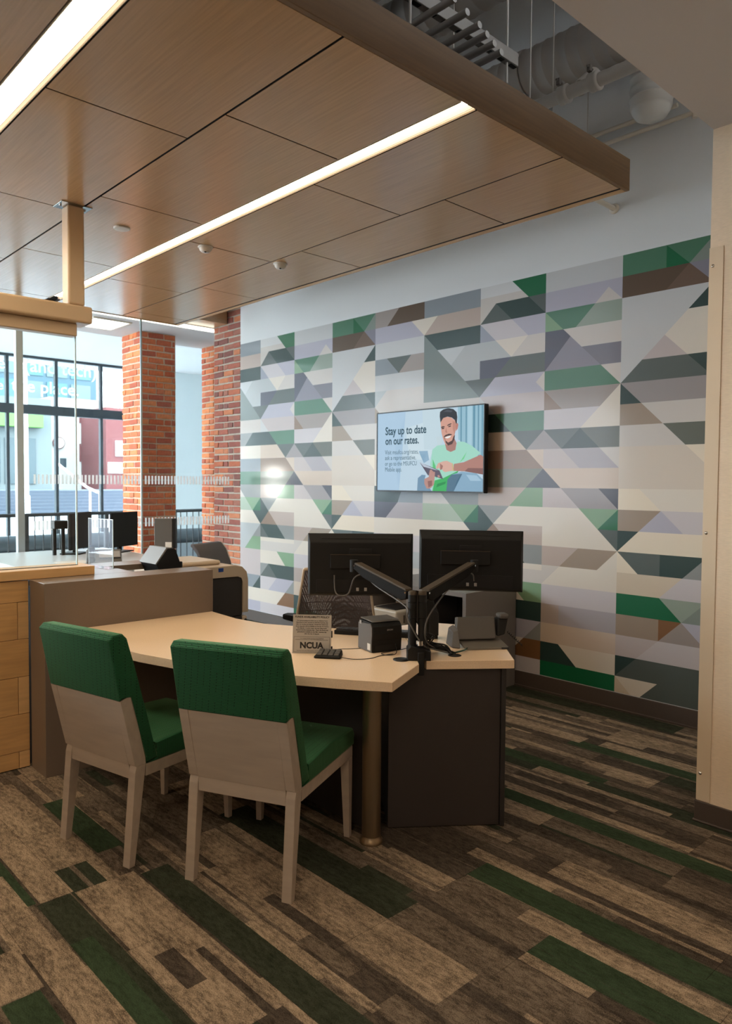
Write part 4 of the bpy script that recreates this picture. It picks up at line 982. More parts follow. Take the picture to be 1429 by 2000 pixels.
# white printer in the bay
wp = thing('desktop_printer', 'off-white desktop printer sitting in the open credenza bay', 'printer', (-3.95, 4.2, 0.425))
B((-4.22, 3.96, 0.4255), (-3.90, 4.40, 0.555), 0.012, 2).build('body', m_offwhite, wp)
B((-4.17, 4.00, 0.5555), (-3.95, 4.26, 0.562), 0.004).build('output_tray', m_dark, wp)
MB().hexa([(-4.22, 4.27, 0.5555), (-3.90, 4.27, 0.5555), (-3.90, 4.40, 0.5555), (-4.22, 4.40, 0.5555), (-4.22, 4.30, 0.61), (-3.90, 4.30, 0.61), (-3.90, 4.40, 0.61), (-4.22, 4.40, 0.61)], 0.006).build('rear_cover', m_offwhite, wp)
for k in range(9): B((-3.8995, 4.04+k*0.03, 0.46), (-3.898, 4.05+k*0.03, 0.52)).build('vent_slot', m_grey, wp)
tr = thing('paper_tray', 'flat dark tray with pale rim beside desk phone', 'tray', (-3.5, 4.15, 0.425))
MB().box((-3.66, 3.99, 0.4255), (-3.40, 4.33, 0.437), 0.003).build('tray_base', m_offwhite, tr)
MB().box((-3.63, 4.02, 0.4375), (-3.43, 4.30, 0.446), 0.002).build('tray_insert', m_dark, tr)

# ------------------------------------------------------------------ guest chairs
def guest_chair(label, loc, rz):
    t = thing('guest_chair', label, 'chair', loc, rz, 'green guest chairs facing the desk')
    w2 = 0.228
    def side(x0, x1, prof, bev=0.0, seg=1):      # prof in (y, z), extruded along x
        return MB().prism(prof, x0, x1, bev, Myz, seg)
    # continuous rear stile: leg, kink at the seat, then back rail
    for s in (-1, 1):
        xa, xb = (w2-0.040, w2) if s > 0 else (-w2, -w2+0.040)
        vb = []
        side(min(xa, xb), max(xa, xb), [(0.002, 0.0), (0.030, 0.0), (0.086, 0.395), (0.040, 0.395), (0.033, 0.37)], 0.0015).build('leg', m_ashwood, t, True)
        side(min(xa, xb), max(xa, xb), [(0.040, 0.3955), (0.086, 0.3955), (0.083, 0.42), (0.018, 0.69), (-0.034, 0.672), (0.033, 0.40)], 0.001).build('back_stile', m_ashwood, t, True)
        # front leg tapering to the floor
        xo = s*w2; xi = s*(w2-0.040); xit = s*(w2-0.026)
        pts = [(xo, 0.548, 0), (xit, 0.548, 0), (xit, 0.572, 0), (xo, 0.572, 0), (xo, 0.535, 0.345), (xi, 0.535, 0.345), (xi, 0.578, 0.345), (xo, 0.578, 0.345)]
        MB().hexa(pts, 0.0015).build('leg', m_ashwood, t, True)
        side(min(s*w2, s*(w2-0.024)), max(s*w2, s*(w2-0.024)), [(0.0865, 0.345), (0.5785, 0.3455), (0.5785, 0.392), (0.0865, 0.392)], 0.001).build('side_rail', m_ashwood, t, True)
    MB().box((-w2+0.0405, 0.036, 0.34), (w2-0.0405, 0.075, 0.395), 0.001).build('rear_rail', m_ashwood, t, True)
    MB().box((-w2+0.0245, 0.552, 0.345), (w2-0.0245, 0.577, 0.392), 0.001).build('front_rail', m_ashwood, t, True)
    side(-w2+0.0405, w2-0.0405, [(0.034, 0.3955), (0.062, 0.3955), (0.0, 0.665), (-0.0325, 0.672)]).build('back_panel', m_ashwood, t, True)
    # upholstered back: wraps above the wood and down in front of it
    def soft(xa, xb, prof, nm, m, bev):
        o = side(xa, xb, prof, bev, 3).build(nm, m, t, True)
        for p in o.data.polygons: p.use_smooth = True
        o.data.set_sharp_from_angle(angle=math.radians(40)); return o
    wc = w2+0.003
    soft(-wc, wc, [(-0.036, 0.6745), (0.0195, 0.6935), (0.086, 0.421), (0.088, 0.40), (0.150, 0.405), (0.122, 0.475), (0.082, 0.62), (0.030, 0.80), (-0.002, 0.915), (-0.022, 0.935), (-0.066, 0.937), (-0.086, 0.918)], 'backrest_cushion', m_fab_back, 0.009)
    soft(-wc, wc, [(0.095, 0.3925), (0.592, 0.3925), (0.598, 0.44), (0.580, 0.468), (0.35, 0.478), (0.124, 0.474), (0.152, 0.405)], 'seat_cushion', m_fab_seat, 0.010)
    return t
def place(BL, BR):
    BL = Vector(BL); BR = Vector(BR); e = (BR-BL).normalized(); c = (BL+BR)/2
    return (c.x, c.y, 0), math.atan2(e.y, e.x)
l, a = place((-2.508, 1.405), (-2.098, 1.602))
ch = guest_chair('green upholstered wooden guest chair nearest the steel desk post', l, a)
l2, a2 = place((-3.159, 1.182), (-2.729, 1.280))
c2_ = copy_tree(ch); c2_.location = l2; c2_.rotation_euler = (0, 0, a2)
c2_['label'] = 'green upholstered wooden guest chair beside the taupe counter'

# ------------------------------------------------------------------ desk monitors on a dual arm
CAMP = Vector((0, 0, CH)); RT = _r2; UP = _u2; FW = _f
fh = Vector((FW.x, FW.y, 0)).normalized(); rh = Vector((fh.y, -fh.x, 0))
def monitor(c, yaw_, wd, ht, label, tilt=0.0):
    """back faces the camera side; c = centre"""
    q = Quaternion((0, 0, 1), yaw_); x = q @ rh; y = q @ fh
    Mq = frame(c, x, y, (0, 0, 1)) @ Matrix.Rotation(tilt, 4, 'X')
    t = thing('computer_monitor', label, 'monitor', c)
    a, b = wd/2, ht/2
    MB().box((-a, 0.0, -b), (a, 0.012, b), 0.002, Mq).build('screen_panel', m_black, t)
    sh = MB().hexa([Mq @ Vector(v) for v in ((-a+0.001, 0, -b+0.001), (a-0.001, 0, -b+0.001), (a-0.010, -0.026, -b+0.010), (-a+0.010, -0.026, -b+0.010), (-a+0.001, 0, b-0.001), (a-0.001, 0, b-0.001), (a-0.012, -0.026, b-0.045), (-a+0.012, -0.026, b-0.045))], 0.004, 2).build('rear_housing', m_black2, t)
    MB().box((-a+0.07, -0.0160, b-0.0265), (a-0.07, -0.0120, b-0.0240), 0, Mq).build('vent_line', m_groove, t)
    MB().box((-0.055, -0.0295, b-0.092), (0.058, -0.0262, b-0.075), 0.001, Mq).box((-0.055, -0.0285, b-0.135), (0.058, -0.0262, b-0.09), 0.001, Mq).build('mount_recess', m_black, t)
    MB().box((-0.15, -0.046, b-0.172), (0.10, -0.028, b-0.104), 0.002, Mq).build('mount_cover', m_black2, t)
    MB().box((-0.15, -0.0475, b-0.1045), (0.10, -0.040, b-0.1020), 0, Mq).build('cover_lip', m_armtop, t)
    MB().box((-a+0.045, -0.0285, -b+0.022), (a-0.05, -0.0262, -b+0.085), 0.001, Mq).build('port_recess', m_black, t)
    for xx in (-0.02, 0.02): MB().box((xx, -0.032, -b+0.028), (xx+0.014, -0.0287, -b+0.045), 0.001, Mq).build('cable_plug', m_lgrey, t)
    return t, Mq
mlc = Vector((-2.756, 2.538, 1.110)); mrc = Vector((-2.446, 3.032, 1.123))
mrc = CAMP+FW*3.82+RT*(3.82*(918.5-714.5)/1452.85)-UP*(3.82*(1095-1000)/1452.85)
tL, ML = monitor(mlc, 0.0, 0.53, 0.315, 'black computer monitor on left arm, seen from behind')
tR, MR = monitor(mrc, -0.16, 0.528, 0.311, 'black computer monitor on right arm, seen from behind')
arm = thing('monitor_arm', 'black dual monitor arm clamped at the desk notch', 'monitor arm', (-2.21, 2.36, 0.75))
def ctr(px, py, d): return CAMP+FW*d+RT*(d*(px-714.5)/1452.85)-UP*(d*(py-1000)/1452.85)
pA = Vector((-2.236, 2.372, 0)); pB = Vector((-2.206, 2.404, 0))
for pp, zt in ((pA, 1.052), (pB, 1.052)):
    col = MB().cyl(pp+Vector((0, 0, 0.775)), pp+Vector((0, 0, 0.93)), 0.0185, n=24).build('column', m_black, arm)
    MB().cyl(pp+Vector((0, 0, 0.932)), pp+Vector((0, 0, 1.0)), 0.0195, n=24).build('column_sleeve', m_black2, arm)
    MB().cyl(pp+Vector((0, 0, 1.002)), pp+Vector((0, 0, zt-0.018)), 0.0195, n=24).build('swivel', m_black, arm)
    MB().lathe([(0.0195, zt-0.0175), (0.0185, zt-0.005), (0.010, zt)], pp, 'Z', 24).build('swivel_cap', m_armtop, arm)
def spring_arm(p0, p1, nm):
    """p0 at the column, p1 at the monitor pivot"""
    d = (p1-p0); L = d.length; d = d.normalized(); side_ = Vector((-d.y, d.x, 0)).normalized(); up = d.cross(side_)
    if up.z < 0: up = -up
    Ma = frame(p0, d, up, side_)
    # local x along, y up, z sideways
    MB().prism([(0.0, -0.022), (0.03, -0.040), (L*0.80, -0.030), (L, -0.012), (L, 0.012), (0, 0.012)], -0.017, 0.017, 0.003, Ma, 2).build(nm, m_armbody, arm)
    MB().prism([(0.004, 0.0125), (L-0.004, 0.0125), (L-0.01, 0.0215), (0.01, 0.0215)], -0.0195, 0.0195, 0.001, Ma).build('arm_cover', m_armtop, arm)
    for xx in (0.008, L-0.006): MB().cyl(Ma @ Vector((xx, 0.004, -0.0195)), Ma @ Vector((xx, 0.004, 0.0195)), 0.0045, n=12).build('pivot_pin', m_chrome, arm)
    return Ma
eL = ctr(691, 1103, 3.60); eR = ctr(926, 1103, 3.66)
hz = 1.030
A0 = Vector((pA.x, pA.y, hz)); B0 = Vector((pB.x, pB.y, hz))
def knuckle(p, up_=0.03, dn=0.03): return MB().cyl(p+Vector((0, 0, -dn)), p+Vector((0, 0, up_)), 0.0195, n=20)
dA = (eL-A0).normalized(); dB = (eR-B0).normalized()
spring_arm(A0+dA*0.022, eL-dA*0.02, 'spring_arm'); spring_arm(B0+dB*0.022, eR-dB*0.02, 'spring_arm')
for e_, Mq in ((eL, ML), (eR, MR)):
    knuckle(e_, 0.024, 0.034).build('tilt_knuckle', m_black2, arm)
    loc = Mq.inverted() @ e_; tgt = Mq @ Vector((loc.x, -0.047, loc.z))
    MB().tube([e_, tgt], 0.013, 10, 1).build('mount_stub', m_black2, arm)
# clamp: base block, round foot, bracket down the notch
Mcl = frame((pA+pB)/2, rh, fh, (0, 0, 1))
MB().prism([(-0.045, 0.751), (0.058, 0.751), (0.058, 0.79), (0.03, 0.80), (-0.03, 0.815), (-0.045, 0.80)], -0.045, 0.035, 0.003, Mcl @ Matrix(((1, 0, 0, 0), (0, 0, 1, 0), (0, 1, 0, 0), (0, 0, 0, 1)))).build('clamp_block', m_black, arm)
MB().lathe([(0.036, 0.7505), (0.036, 0.754), (0.02, 0.757)], (pA+Vector((-0.015, -0.052, 0))), 'Z', 28).build('clamp_foot', m_black, arm)
MB().box((0.0, -0.062, 0.69), (0.028, -0.046, 0.79), 0.002, Mcl).build('clamp_bracket', m_black, arm)
MB().lathe([(0.012, 0.0), (0.012, 0.02)], Mcl @ Vector((0.01, -0.05, 0.82)), 'Z', 14).build('clamp_knob', m_chrome, arm)
# cables
def cable(pts, r, label, m=None, parent=None, nm='cable', sub=5):
    o = MB().tube(pts, r, 6, sub).build(nm, m or m_black, parent)
    if parent is None: tag(o, label, 'cable')
    return o
cable([ML @ Vector((-0.13, -0.03, -0.05)), ML @ Vector((-0.12, -0.045, -0.14)), ML @ Vector((-0.06, -0.06, -0.14)), ML @ Vector((-0.03, -0.07, -0.06)), ML @ Vector((0.02, -0.10, -0.04)), eL+(A0-eL)*0.4+Vector((0, 0, -0.045)), A0+Vector((-0.02, -0.02, -0.05)), pA+Vector((0.0, -0.03, 0.93)), pB+Vector((0.02, -0.02, 0.82)), (-2.22, 2.50, 0.775), (-2.17, 2.55, 0.760)], 0.0035, 'grey cable looping from left monitor down to the columns', m_grey)
cable([MR @ Vector((0.02, -0.033, -0.10)), MR @ Vector((0.01, -0.06, -0.06)), MR @ Vector((-0.05, -0.08, -0.06)), MR @ Vector((-0.10, -0.10, -0.13)), B0+(eR-B0)*0.35+Vector((0, 0, -0.06)), pB+Vector((0.03, -0.0, 0.93)), pB+Vector((0.02, 0.0, 0.84)), (-2.23, 2.51, 0.780), (-2.175, 2.565, 0.760)], 0.0035, 'grey cable hanging from right monitor arm', m_grey)
bnd = thing('cable_bundle', 'tangle of black cables running into desk grommet', 'cables', (-2.22, 2.50, 0.752))
rr = random.Random(4)
for k in range(16):
    o1 = Vector((rr.uniform(-.03, .03), rr.uniform(-.03, .03), rr.uniform(0, .03)))
    lift = rr.uniform(0.0, 0.016)
    src = pA if k % 2 else pB
    cable([src+Vector((-0.02, 0.02, 0.93-0.012*k))+o1*0.3, src+Vector((0.0, 0.05, 0.82))+o1, Vector((-2.255, 2.50, 0.770+lift))+o1*0.8, Vector((-2.215, 2.555, 0.760+lift))+o1*0.6, Vector((-2.165+rr.uniform(-.015, .015), 2.56+rr.uniform(-.015, .015), 0.756+lift*0.3))], 0.0030, '', None, bnd, 'cable_strand')
MB().tube([(-2.165, 2.565, 0.757), (-2.155, 2.62, 0.762), (-2.175, 2.67, 0.757), (-2.20, 2.72, 0.760)], 0.004, 6, 4).build('green_cable_strand', mat('green_cable', rgb(20, 66, 48), 0.4), bnd)

# small tower between the columns and phone (black speaker-like unit)
tw = thing('black_power_unit', 'upright black power unit standing behind the arm columns', 'power unit', (-2.50, 2.80, 0.75))
Mt = fr_((-2.49, 2.755, 0.75), 0.1)
MB().prism([(-0.035, 0.0005), (0.045, 0.0005), (0.045, 0.135), (0.020, 0.195), (-0.020, 0.20), (-0.035, 0.19)], -0.04, 0.04, 0.008, Mt @ Matrix(((1, 0, 0, 0), (0, 0, 1, 0), (0, 1, 0, 0), (0, 0, 0, 1))), 2).build('housing', m_black2, tw)
MB().prism([(0.0, 0.02), (0.046, 0.02), (0.046, 0.130), (0.022, 0.155), (0.0, 0.13)], -0.045, -0.0405, 0.002, Mt @ Matrix(((1, 0, 0, 0), (0, 0, 1, 0), (0, 1, 0, 0), (0, 0, 0, 1)))).build('side_cover', m_black, tw)
MB().box((-0.032, -0.038, 0.199), (0.014, 0.038, 0.206), 0.003, Mt).build('silver_top', m_lgrey, tw)

# phone seen from behind
ph = thing('desk_phone', 'grey desk phone seen from behind on desk wing', 'phone', (-2.2, 2.82, 0.75))
Mh = frame((-2.125, 2.756, 0.75), (0.549, 0.836, 0), (-0.836, 0.549, 0), (0, 0, 1))
sx = 0.117
MB().hexa([Mh @ Vector(v) for v in ((-0.098, 0.0, 0.0005), (0.115, 0.0, 0.0005), (0.105, 0.12, 0.022), (-0.105, 0.12, 0.022), (-0.098, 0.0, 0.008), (0.115, 0.0, 0.008), (0.105, 0.12, 0.032), (-0.105, 0.12, 0.032))], 0.002).build('stand_plate', mat('satin_grey_plastic', rgb(112, 106, 98), 0.3), ph)
MB().hexa([Mh @ Vector(v) for v in ((-0.125, 0.075, 0.035), (0.075, 0.075, 0.035), (0.085, 0.115, 0.030), (-0.12, 0.115, 0.030), (-0.105, 0.118, 0.135), (0.082, 0.118, 0.135), (0.086, 0.150, 0.130), (-0.11, 0.150, 0.130))], 0.006, 2).build('rear_housing', m_grey, ph)
MB().hexa([Mh @ Vector(v) for v in ((-0.150, 0.06, 0.0005), (-0.112, 0.03, 0.0005), (-0.112, 0.16, 0.0005), (-0.150, 0.16, 0.0005), (-0.138, 0.085, 0.07), (-0.112, 0.075, 0.085), (-0.112, 0.16, 0.095), (-0.138, 0.16, 0.08))], 0.006, 2).build('side_foot', m_grey, ph)
MB().hexa([Mh @ Vector(v) for v in ((0.080, 0.070, 0.045), (0.118, 0.070, 0.055), (0.122, 0.16, 0.055), (0.080, 0.16, 0.045), (0.093, 0.10, 0.130), (0.145, 0.10, 0.130), (0.145, 0.16, 0.125), (0.093, 0.16, 0.125))], 0.007, 2).build('handset_cradle', m_black2, ph)
MB().box((0.095, 0.085, 0.125), (0.145, 0.150, 0.150), 0.011, Mh, 3).build('handset', m_grey, ph)
MB().box((0.075, -0.002, 0.0008), (0.112, 0.006, 0.010), 0.001, Mh).build('rubber_foot', m_dark, ph)
hel = [Mh @ Vector((0.140+0.0035*math.cos(t*0.9)+t*0.0008, 0.10-t*0.0012, 0.062-t*0.00085+0.0035*math.sin(t*0.9))) for t in range(0, 62)]
MB().tube(hel, 0.0018, 5, 1).build('coiled_cord', m_black, ph)

# receipt printer
rp = thing('receipt_printer', 'black receipt printer on desk left of arm columns', 'printer', (-2.45, 2.36, 0.75))
Mr = frame((-2.426, 2.312, 0.75), Vector((0.26, 0.965, 0)), Vector((-0.965, 0.26, 0)), (0, 0, 1))
wR = 0.152; dR = 0.135
prof = [(0.0, 0.001), (dR, 0.001), (dR, 0.125), (dR-0.01, 0.137), (0.015, 0.134), (-0.003, 0.118), (-0.006, 0.085), (0.0, 0.055)]
MB().prism(prof, 0.0, wR, 0.002, Mp(Mr)).build('housing', m_black2, rp)
MB().prism([(0.012, 0.1375), (dR-0.012, 0.1405), (dR-0.008, 0.146), (0.020, 0.143)], 0.004, wR-0.004, 0.002, Mp(Mr)).build('lid', m_grey, rp)
MB().prism([(0.002, 0.002), (dR-0.002, 0.002), (dR-0.002, 0.122), (0.012, 0.132), (0.0, 0.116), (-0.002, 0.085), (0.002, 0.056)], -0.004, -0.0005, 0.001, Mp(Mr)).build('side_cover', m_grey, rp)
MB().box((0.012, -0.0025, 0.008), (wR-0.01, -0.0003, 0.034), 0.001, Mr).build('port_recess', m_groove, rp)
MB().box((-0.0052, 0.012, 0.010), (-0.0042, 0.040, 0.040), 0, Mr).build('label_sticker', m_paper, rp)
MB().box((-0.0055, 0.10, 0.118), (-0.0041, 0.118, 0.134), 0, Mr).build('power_tab', m_lgrey, rp)
text('maker_lettering', 'EPSON', m_lgrey, rp, Mr @ frame((0.072, -0.0075, 0.098), (1, 0, 0), (0, 0, 1), (0, -1, 0)), width=0.030, size=0.010, ext=0.0002, bold=0.0002)
cable([Mr @ Vector((0.12, -0.003, 0.03)), Mr @ Vector((0.10, -0.04, 0.035)), Mr @ Vector((0.08, -0.075, 0.006)), Mr @ Vector((0.035, -0.07, 0.003)), Mr @ Vector((0.03, -0.03, 0.003)), Mr @ Vector((0.09, -0.012, 0.003)), Mr @ Vector((0.16, -0.004, 0.004)), Mr @ Vector((0.21, 0.02, 0.004))], 0.0016, 'thin black cable looped in front of receipt printer')
cable([(-2.445, 2.128, 0.758), (-2.39, 2.165, 0.753), (-2.355, 2.23, 0.752), (-2.362, 2.30, 0.752), (-2.35, 2.37, 0.752)], 0.0016, 'thin black cable from card keypad to the receipt printer')
cable([(-2.60, 2.19, 0.753), (-2.585, 2.245, 0.752), (-2.555, 2.29, 0.752), (-2.53, 2.335, 0.752)], 0.0014, 'thin black cable running from behind the policy sign')

# number keypad
kp = thing('number_keypad', 'small dark keypad on desk in front of policy sign', 'keypad', (-2.50, 2.09, 0.75))
Mn = frame((-2.526, 2.050, 0.75), Vector((0.086, 0.083, 0)), Vector((-0.083, 0.086, 0)), (0, 0, 1)) @ Matrix.Rotation(-0.12, 4, 'Z')
MB().hexa([Mn @ Vector(v) for v in ((0.0, 0.0, 0.0005), (0.120, 0.0, 0.0005), (0.115, 0.085, 0.0005), (0.006, 0.085, 0.0005), (0.0, 0.0, 0.010), (0.118, 0.0, 0.012), (0.112, 0.083, 0.026), (0.012, 0.083, 0.024))], 0.004, 2).build('case', m_black2, kp)
for i in range(4):
    for j in range(4):
        MB().box((0.012+i*0.0255, 0.010+j*0.018, 0.0), (0.012+i*0.0255+0.021, 0.010+j*0.018+0.0145, 0.006), 0.0015, Mn @ Matrix.Translation((0, 0, 0.0105)) @ Matrix.Rotation(0.165, 4, 'X')).build('key', m_grey, kp)

# keyboard behind
kbd = thing('computer_keyboard', 'black computer keyboard lying behind the receipt printer', 'keyboard', (-2.72, 2.60, 0.75))
a0 = Vector((-2.90, 2.515, 0)); a1 = Vector((-2.575, 2.735, 0)); dx_ = (a1-a0).normalized()
Mb = frame((-2.862, 2.457, 0.75), dx_, Vector((-dx_.y, dx_.x, 0)), (0, 0, 1))
MB().hexa([Mb @ Vector(v) for v in ((0, 0, 0.0005), (0.40, 0, 0.0005), (0.40, 0.12, 0.0005), (0, 0.12, 0.0005), (0, 0, 0.022), (0.40, 0, 0.022), (0.40, 0.12, 0.012), (0, 0.12, 0.012))], 0.002).build('case', m_black2, kbd)
for j in range(5):
    for i in range(18):
        MB().box((0.008+i*0.0213, 0.010+j*0.0205, 0), (0.008+i*0.0213+0.0185, 0.010+j*0.0205+0.0175, 0.005), 0, Mb @ Matrix.Translation((0, 0, 0.0225-(0.01+j*0.0205)*0.083))).build('key', m_dark, kbd)

# policy sign
sg = thing('policy_sign', 'grey funds availability policy sign in a stand on desk', 'sign', (-2.60, 2.10, 0.75))
sd = Vector((0.132, 0.119, 0)); sl_ = 0.176
Ms = frame((-2.667, 2.040, 0.7505), sd, (0, 0, 1)) @ Matrix.Rotation(math.radians(-8), 4, 'X')
Mu = frame((-2.667, 2.040, 0.7505), sd, Vector((-sd.y, sd.x, 0)), (0, 0, 1))
SW, SH = sl_, 0.178
m_sign = mat('grey_sign_card', rgb(176, 168, 158), 0.5)
MB().box((0, 0, -0.003), (SW, SH-0.004, 0), 0.0004, Ms).build('sign_plate', m_sign, sg)
MB().box((-0.002, 0.0, 0.0), (SW+0.002, 0.055, 0.0025), 0.0005, Mu).build('stand_foot', m_acrylic, sg)
MB().box((SW-0.002, 0.02, 0.01), (SW+0.004, 0.03, 0.03), 0.001, Mu).build('stand_clip', m_dark, sg)
MB().box((SW-0.002, 0.02, 0.07), (SW+0.004, 0.03, 0.10), 0.001, Mu).build('stand_clip', m_dark, sg)
def stxt(body, y, wd, bold=0.0):
    Mx = Ms @ Matrix.Translation((SW/2-wd/2, y, 0.0004))
    text('lettering', body, m_ink, sg, Mx, width=wd, size=0.01, bold=bold, ext=0.0001)
stxt('FUNDS AVAILABILITY POLICY', 0.160, 0.158, 0.00035)
for i, (b_, wd) in enumerate((('Our general policy is to allow you to withdraw funds', .140), ('deposited in your account on the first business day', .146), ('after we receive the deposit.  Funds from electronic', .146), ('direct deposits will be available on the day we receive', .150),
        ('the deposit.  In some cases, we may delay funds', .134), ('beyond the first business day.  Then, the funds will', .146), ('generally be available by the fifth  business day', .134), ('after the day of deposit.', .068))):
    stxt(b_, 0.1455-i*0.0085, wd, 0.00022)
MB().box((0.006, 0.0745, 0.0001), (SW-0.006, 0.0755, 0.0005), 0, Ms).box((0.006, 0.006, 0.0001), (SW-0.006, 0.007, 0.0005), 0, Ms).box((0.006, 0.007, 0.0001), (0.007, 0.0745, 0.0005), 0, Ms).box((SW-0.007, 0.007, 0.0001), (SW-0.006, 0.0745, 0.0005), 0, Ms).build('border', m_ink, sg)
stxt('Your savings federally insured to at least $250,000', 0.0665, .108, 0.0001)
stxt('and backed by the full faith and credit of the United States Government', 0.0605, .150, 0.0001)
stxt('NCUA', 0.0245, .108, 0.00045)
stxt('National Credit Union Administration, a U.S. Government Agency', 0.0115, .135, 0.0001)

# ------------------------------------------------------------------ task chair behind the desk
def mesh_mat():
    m = bpy.data.materials.new('brown_mesh_weave'); m.use_nodes = True; b = NB(m); p = m.node_tree.nodes['Principled BSDF']
    p.inputs['Base Color'].default_value = (*rgb(92, 78, 74), 1); p.inputs['Roughness'].default_value = 0.7
    tc = b.new('ShaderNodeTexCoord'); mp = b.new('ShaderNodeMapping'); mp.inputs['Scale'].default_value = (240, 240, 240)
    mp.inputs['Rotation'].default_value = (0, 0, 0)
    b.link(tc.outputs['Object'], mp.inputs['Vector'])
    v = b.new('ShaderNodeTexVoronoi'); v.inputs['Scale'].default_value = 1.0; v.inputs['Randomness'].default_value = 0.0; b.link(mp.outputs[0], v.inputs['Vector'])
    lt = b.new('ShaderNodeMath', operation='LESS_THAN'); b.link(v.outputs['Distance'], lt.inputs[0]); lt.inputs[1].default_value = 0.27
    tr = b.new('ShaderNodeBsdfTransparent'); mx = b.new('ShaderNodeMixShader')
    b.link(lt.outputs[0], mx.inputs[0]); b.link(p.outputs[0], mx.inputs[1]); b.link(tr.outputs[0], mx.inputs[2])
    b.link(mx.outputs[0], m.node_tree.nodes['Material Output'].inputs[0]); return m
tcr = thing('task_chair', 'brown mesh task chair with pale frame behind the desk', 'chair', (-3.335, 2.845, 0))
Mtc = frame((-3.320, 2.860, 0), rh, fh, (0, 0, 1)) @ Matrix.Rotation(0.06, 4, 'Z')
wB = 0.235
def bk(z, s): # curved backrest surface
    yb = 0.02-0.10*(z-0.62)**1.0*0.9; return Mtc @ Vector((s*wB*(1.05-(z-0.60)*0.62), yb - 0.05*s*s + 0.03, z))
mbk = MB(); zs = [0.60+0.032*i for i in range(14)]; ss = [-1+0.25*i for i in range(9)]
vv = [bk(z, s) for z in zs for s in ss]
ff = [(i*9+j, i*9+j+1, (i+1)*9+j+1, (i+1)*9+j) for i in range(13) for j in range(8)]
mbk._add(vv, ff, True); mbk.build('backrest_mesh', mesh_mat(), tcr)
for s in (-1, 1): MB().tube([bk(z, s*1.0) for z in zs], 0.008, 8, 2).build('back_frame', m_beige, tcr)
MB().tube([bk(zs[-1], s) for s in ss], 0.009, 8, 2).build('back_frame', m_beige, tcr)
MB().tube([bk(zs[0], s) for s in ss], 0.009, 8, 2).build('back_frame', m_black, tcr)
for k in range(6):
    z = 0.66+k*0.05; MB().tube([bk(z, s)+Vector(fh)*0.018+Vector((0, 0, 0.0)) for s in (-0.98, -0.5, 0, 0.5, 0.98)], 0.004, 6, 3).build('rear_slat', m_black, tcr)
MB().box((-0.24, -0.46, 0.43), (0.24, 0.0, 0.49), 0.025, Mtc, 3).build('seat', m_black2, tcr)
MB().tube([Mtc @ Vector((0, 0.06, 0.62)), Mtc @ Vector((0, 0.08, 0.52)), Mtc @ Vector((0, 0.0, 0.42)), Mtc @ Vector((0, -0.2, 0.41))], 0.022, 8, 4).build('back_bracket', m_black, tcr)
MB().cyl(Mtc @ Vector((0, -0.22, 0.08)), Mtc @ Vector((0, -0.22, 0.43)), 0.028).build('gas_lift', m_black, tcr)
for s in (-1, 1):
    mm = MB().tube([Mtc @ Vector((s*0.20, -0.18, 0.42)), Mtc @ Vector((s*0.29, -0.18, 0.46)), Mtc @ Vector((s*0.29, -0.17, 0.645))], 0.016, 8, 4).build('arm_post', m_black, tcr)
for k in range(5):
    a = 2*math.pi*k/5+0.3; e = Vector((0.28*math.cos(a), -0.22+0.28*math.sin(a), 0.06))
    lgm = MB().tube([Mtc @ Vector((0, -0.22, 0.09)), Mtc @ e], 0.017, 8, 1).build('leg', m_black, tcr)
    MB().cyl(Mtc @ (e+Vector((-0.012, 0, -0.03))), Mtc @ (e+Vector((0.012, 0, -0.03))), 0.029).build('caster', m_black, lgm)
# arm pads
for s, sw in ((-1, 1.0), (1, 0.0)):
    pad = [(-0.045, -0.16), (0.03, -0.17), (0.045, -0.05), (0.045, 0.08), (0.02, 0.13), (-0.03, 0.12), (-0.045, 0.02)]
    Mpd = Mtc @ Matrix.Translation((s*0.30, -0.16, 0.646)) @ Matrix.Rotation(s*0.25, 4, 'Z')
    MB().prism(pad, 0.0, 0.028, 0.008, Mpd, 2).build('arm_pad', m_black2, tcr)
# second chair arm seen left of that chair
sc = thing('task_chair', 'dark task chair of which only an arm pad shows beyond desk', 'chair', (-3.90, 2.72, 0))
Mt2 = frame((-3.90, 2.72, 0), Vector((0.75, 0.66, 0)), Vector((-0.66, 0.75, 0)), (0, 0, 1))
MB().prism([(-0.045, -0.13), (0.03, -0.14), (0.05, -0.05), (0.045, 0.08), (0.02, 0.12), (-0.03, 0.11), (-0.045, 0.02)], 0.662, 0.697, 0.008, Mt2 @ Matrix.Translation((0.27, -0.08, 0)) @ Matrix.Rotation(1.0, 4, 'Z'), 2).build('arm_pad', m_black2, sc)
MB().tube([Mt2 @ Vector((0.18, -0.05, 0.42)), Mt2 @ Vector((0.27, -0.07, 0.46)), Mt2 @ Vector((0.27, -0.08, 0.661))], 0.016, 8, 4).build('arm_post', m_black, sc)
MB().box((-0.22, -0.28, 0.42), (0.22, 0.18, 0.475), 0.025, Mt2, 3).build('seat', m_black2, sc)
MB().cyl(Mt2 @ Vector((0, -0.05, 0.08)), Mt2 @ Vector((0, -0.05, 0.42)), 0.028).build('gas_lift', m_black, sc)
for k in range(5):
    a = 2*math.pi*k/5+0.3; e = Vector((0.26*math.cos(a), -0.05+0.26*math.sin(a), 0.055))
    lgm = MB().tube([Mt2 @ Vector((0, -0.05, 0.09)), Mt2 @ e], 0.016, 8, 1).build('leg', m_black, sc)
    MB().cyl(Mt2 @ (e+Vector((-0.012, 0, -0.025))), Mt2 @ (e+Vector((0.012, 0, -0.025))), 0.029).build('caster', m_black, lgm)

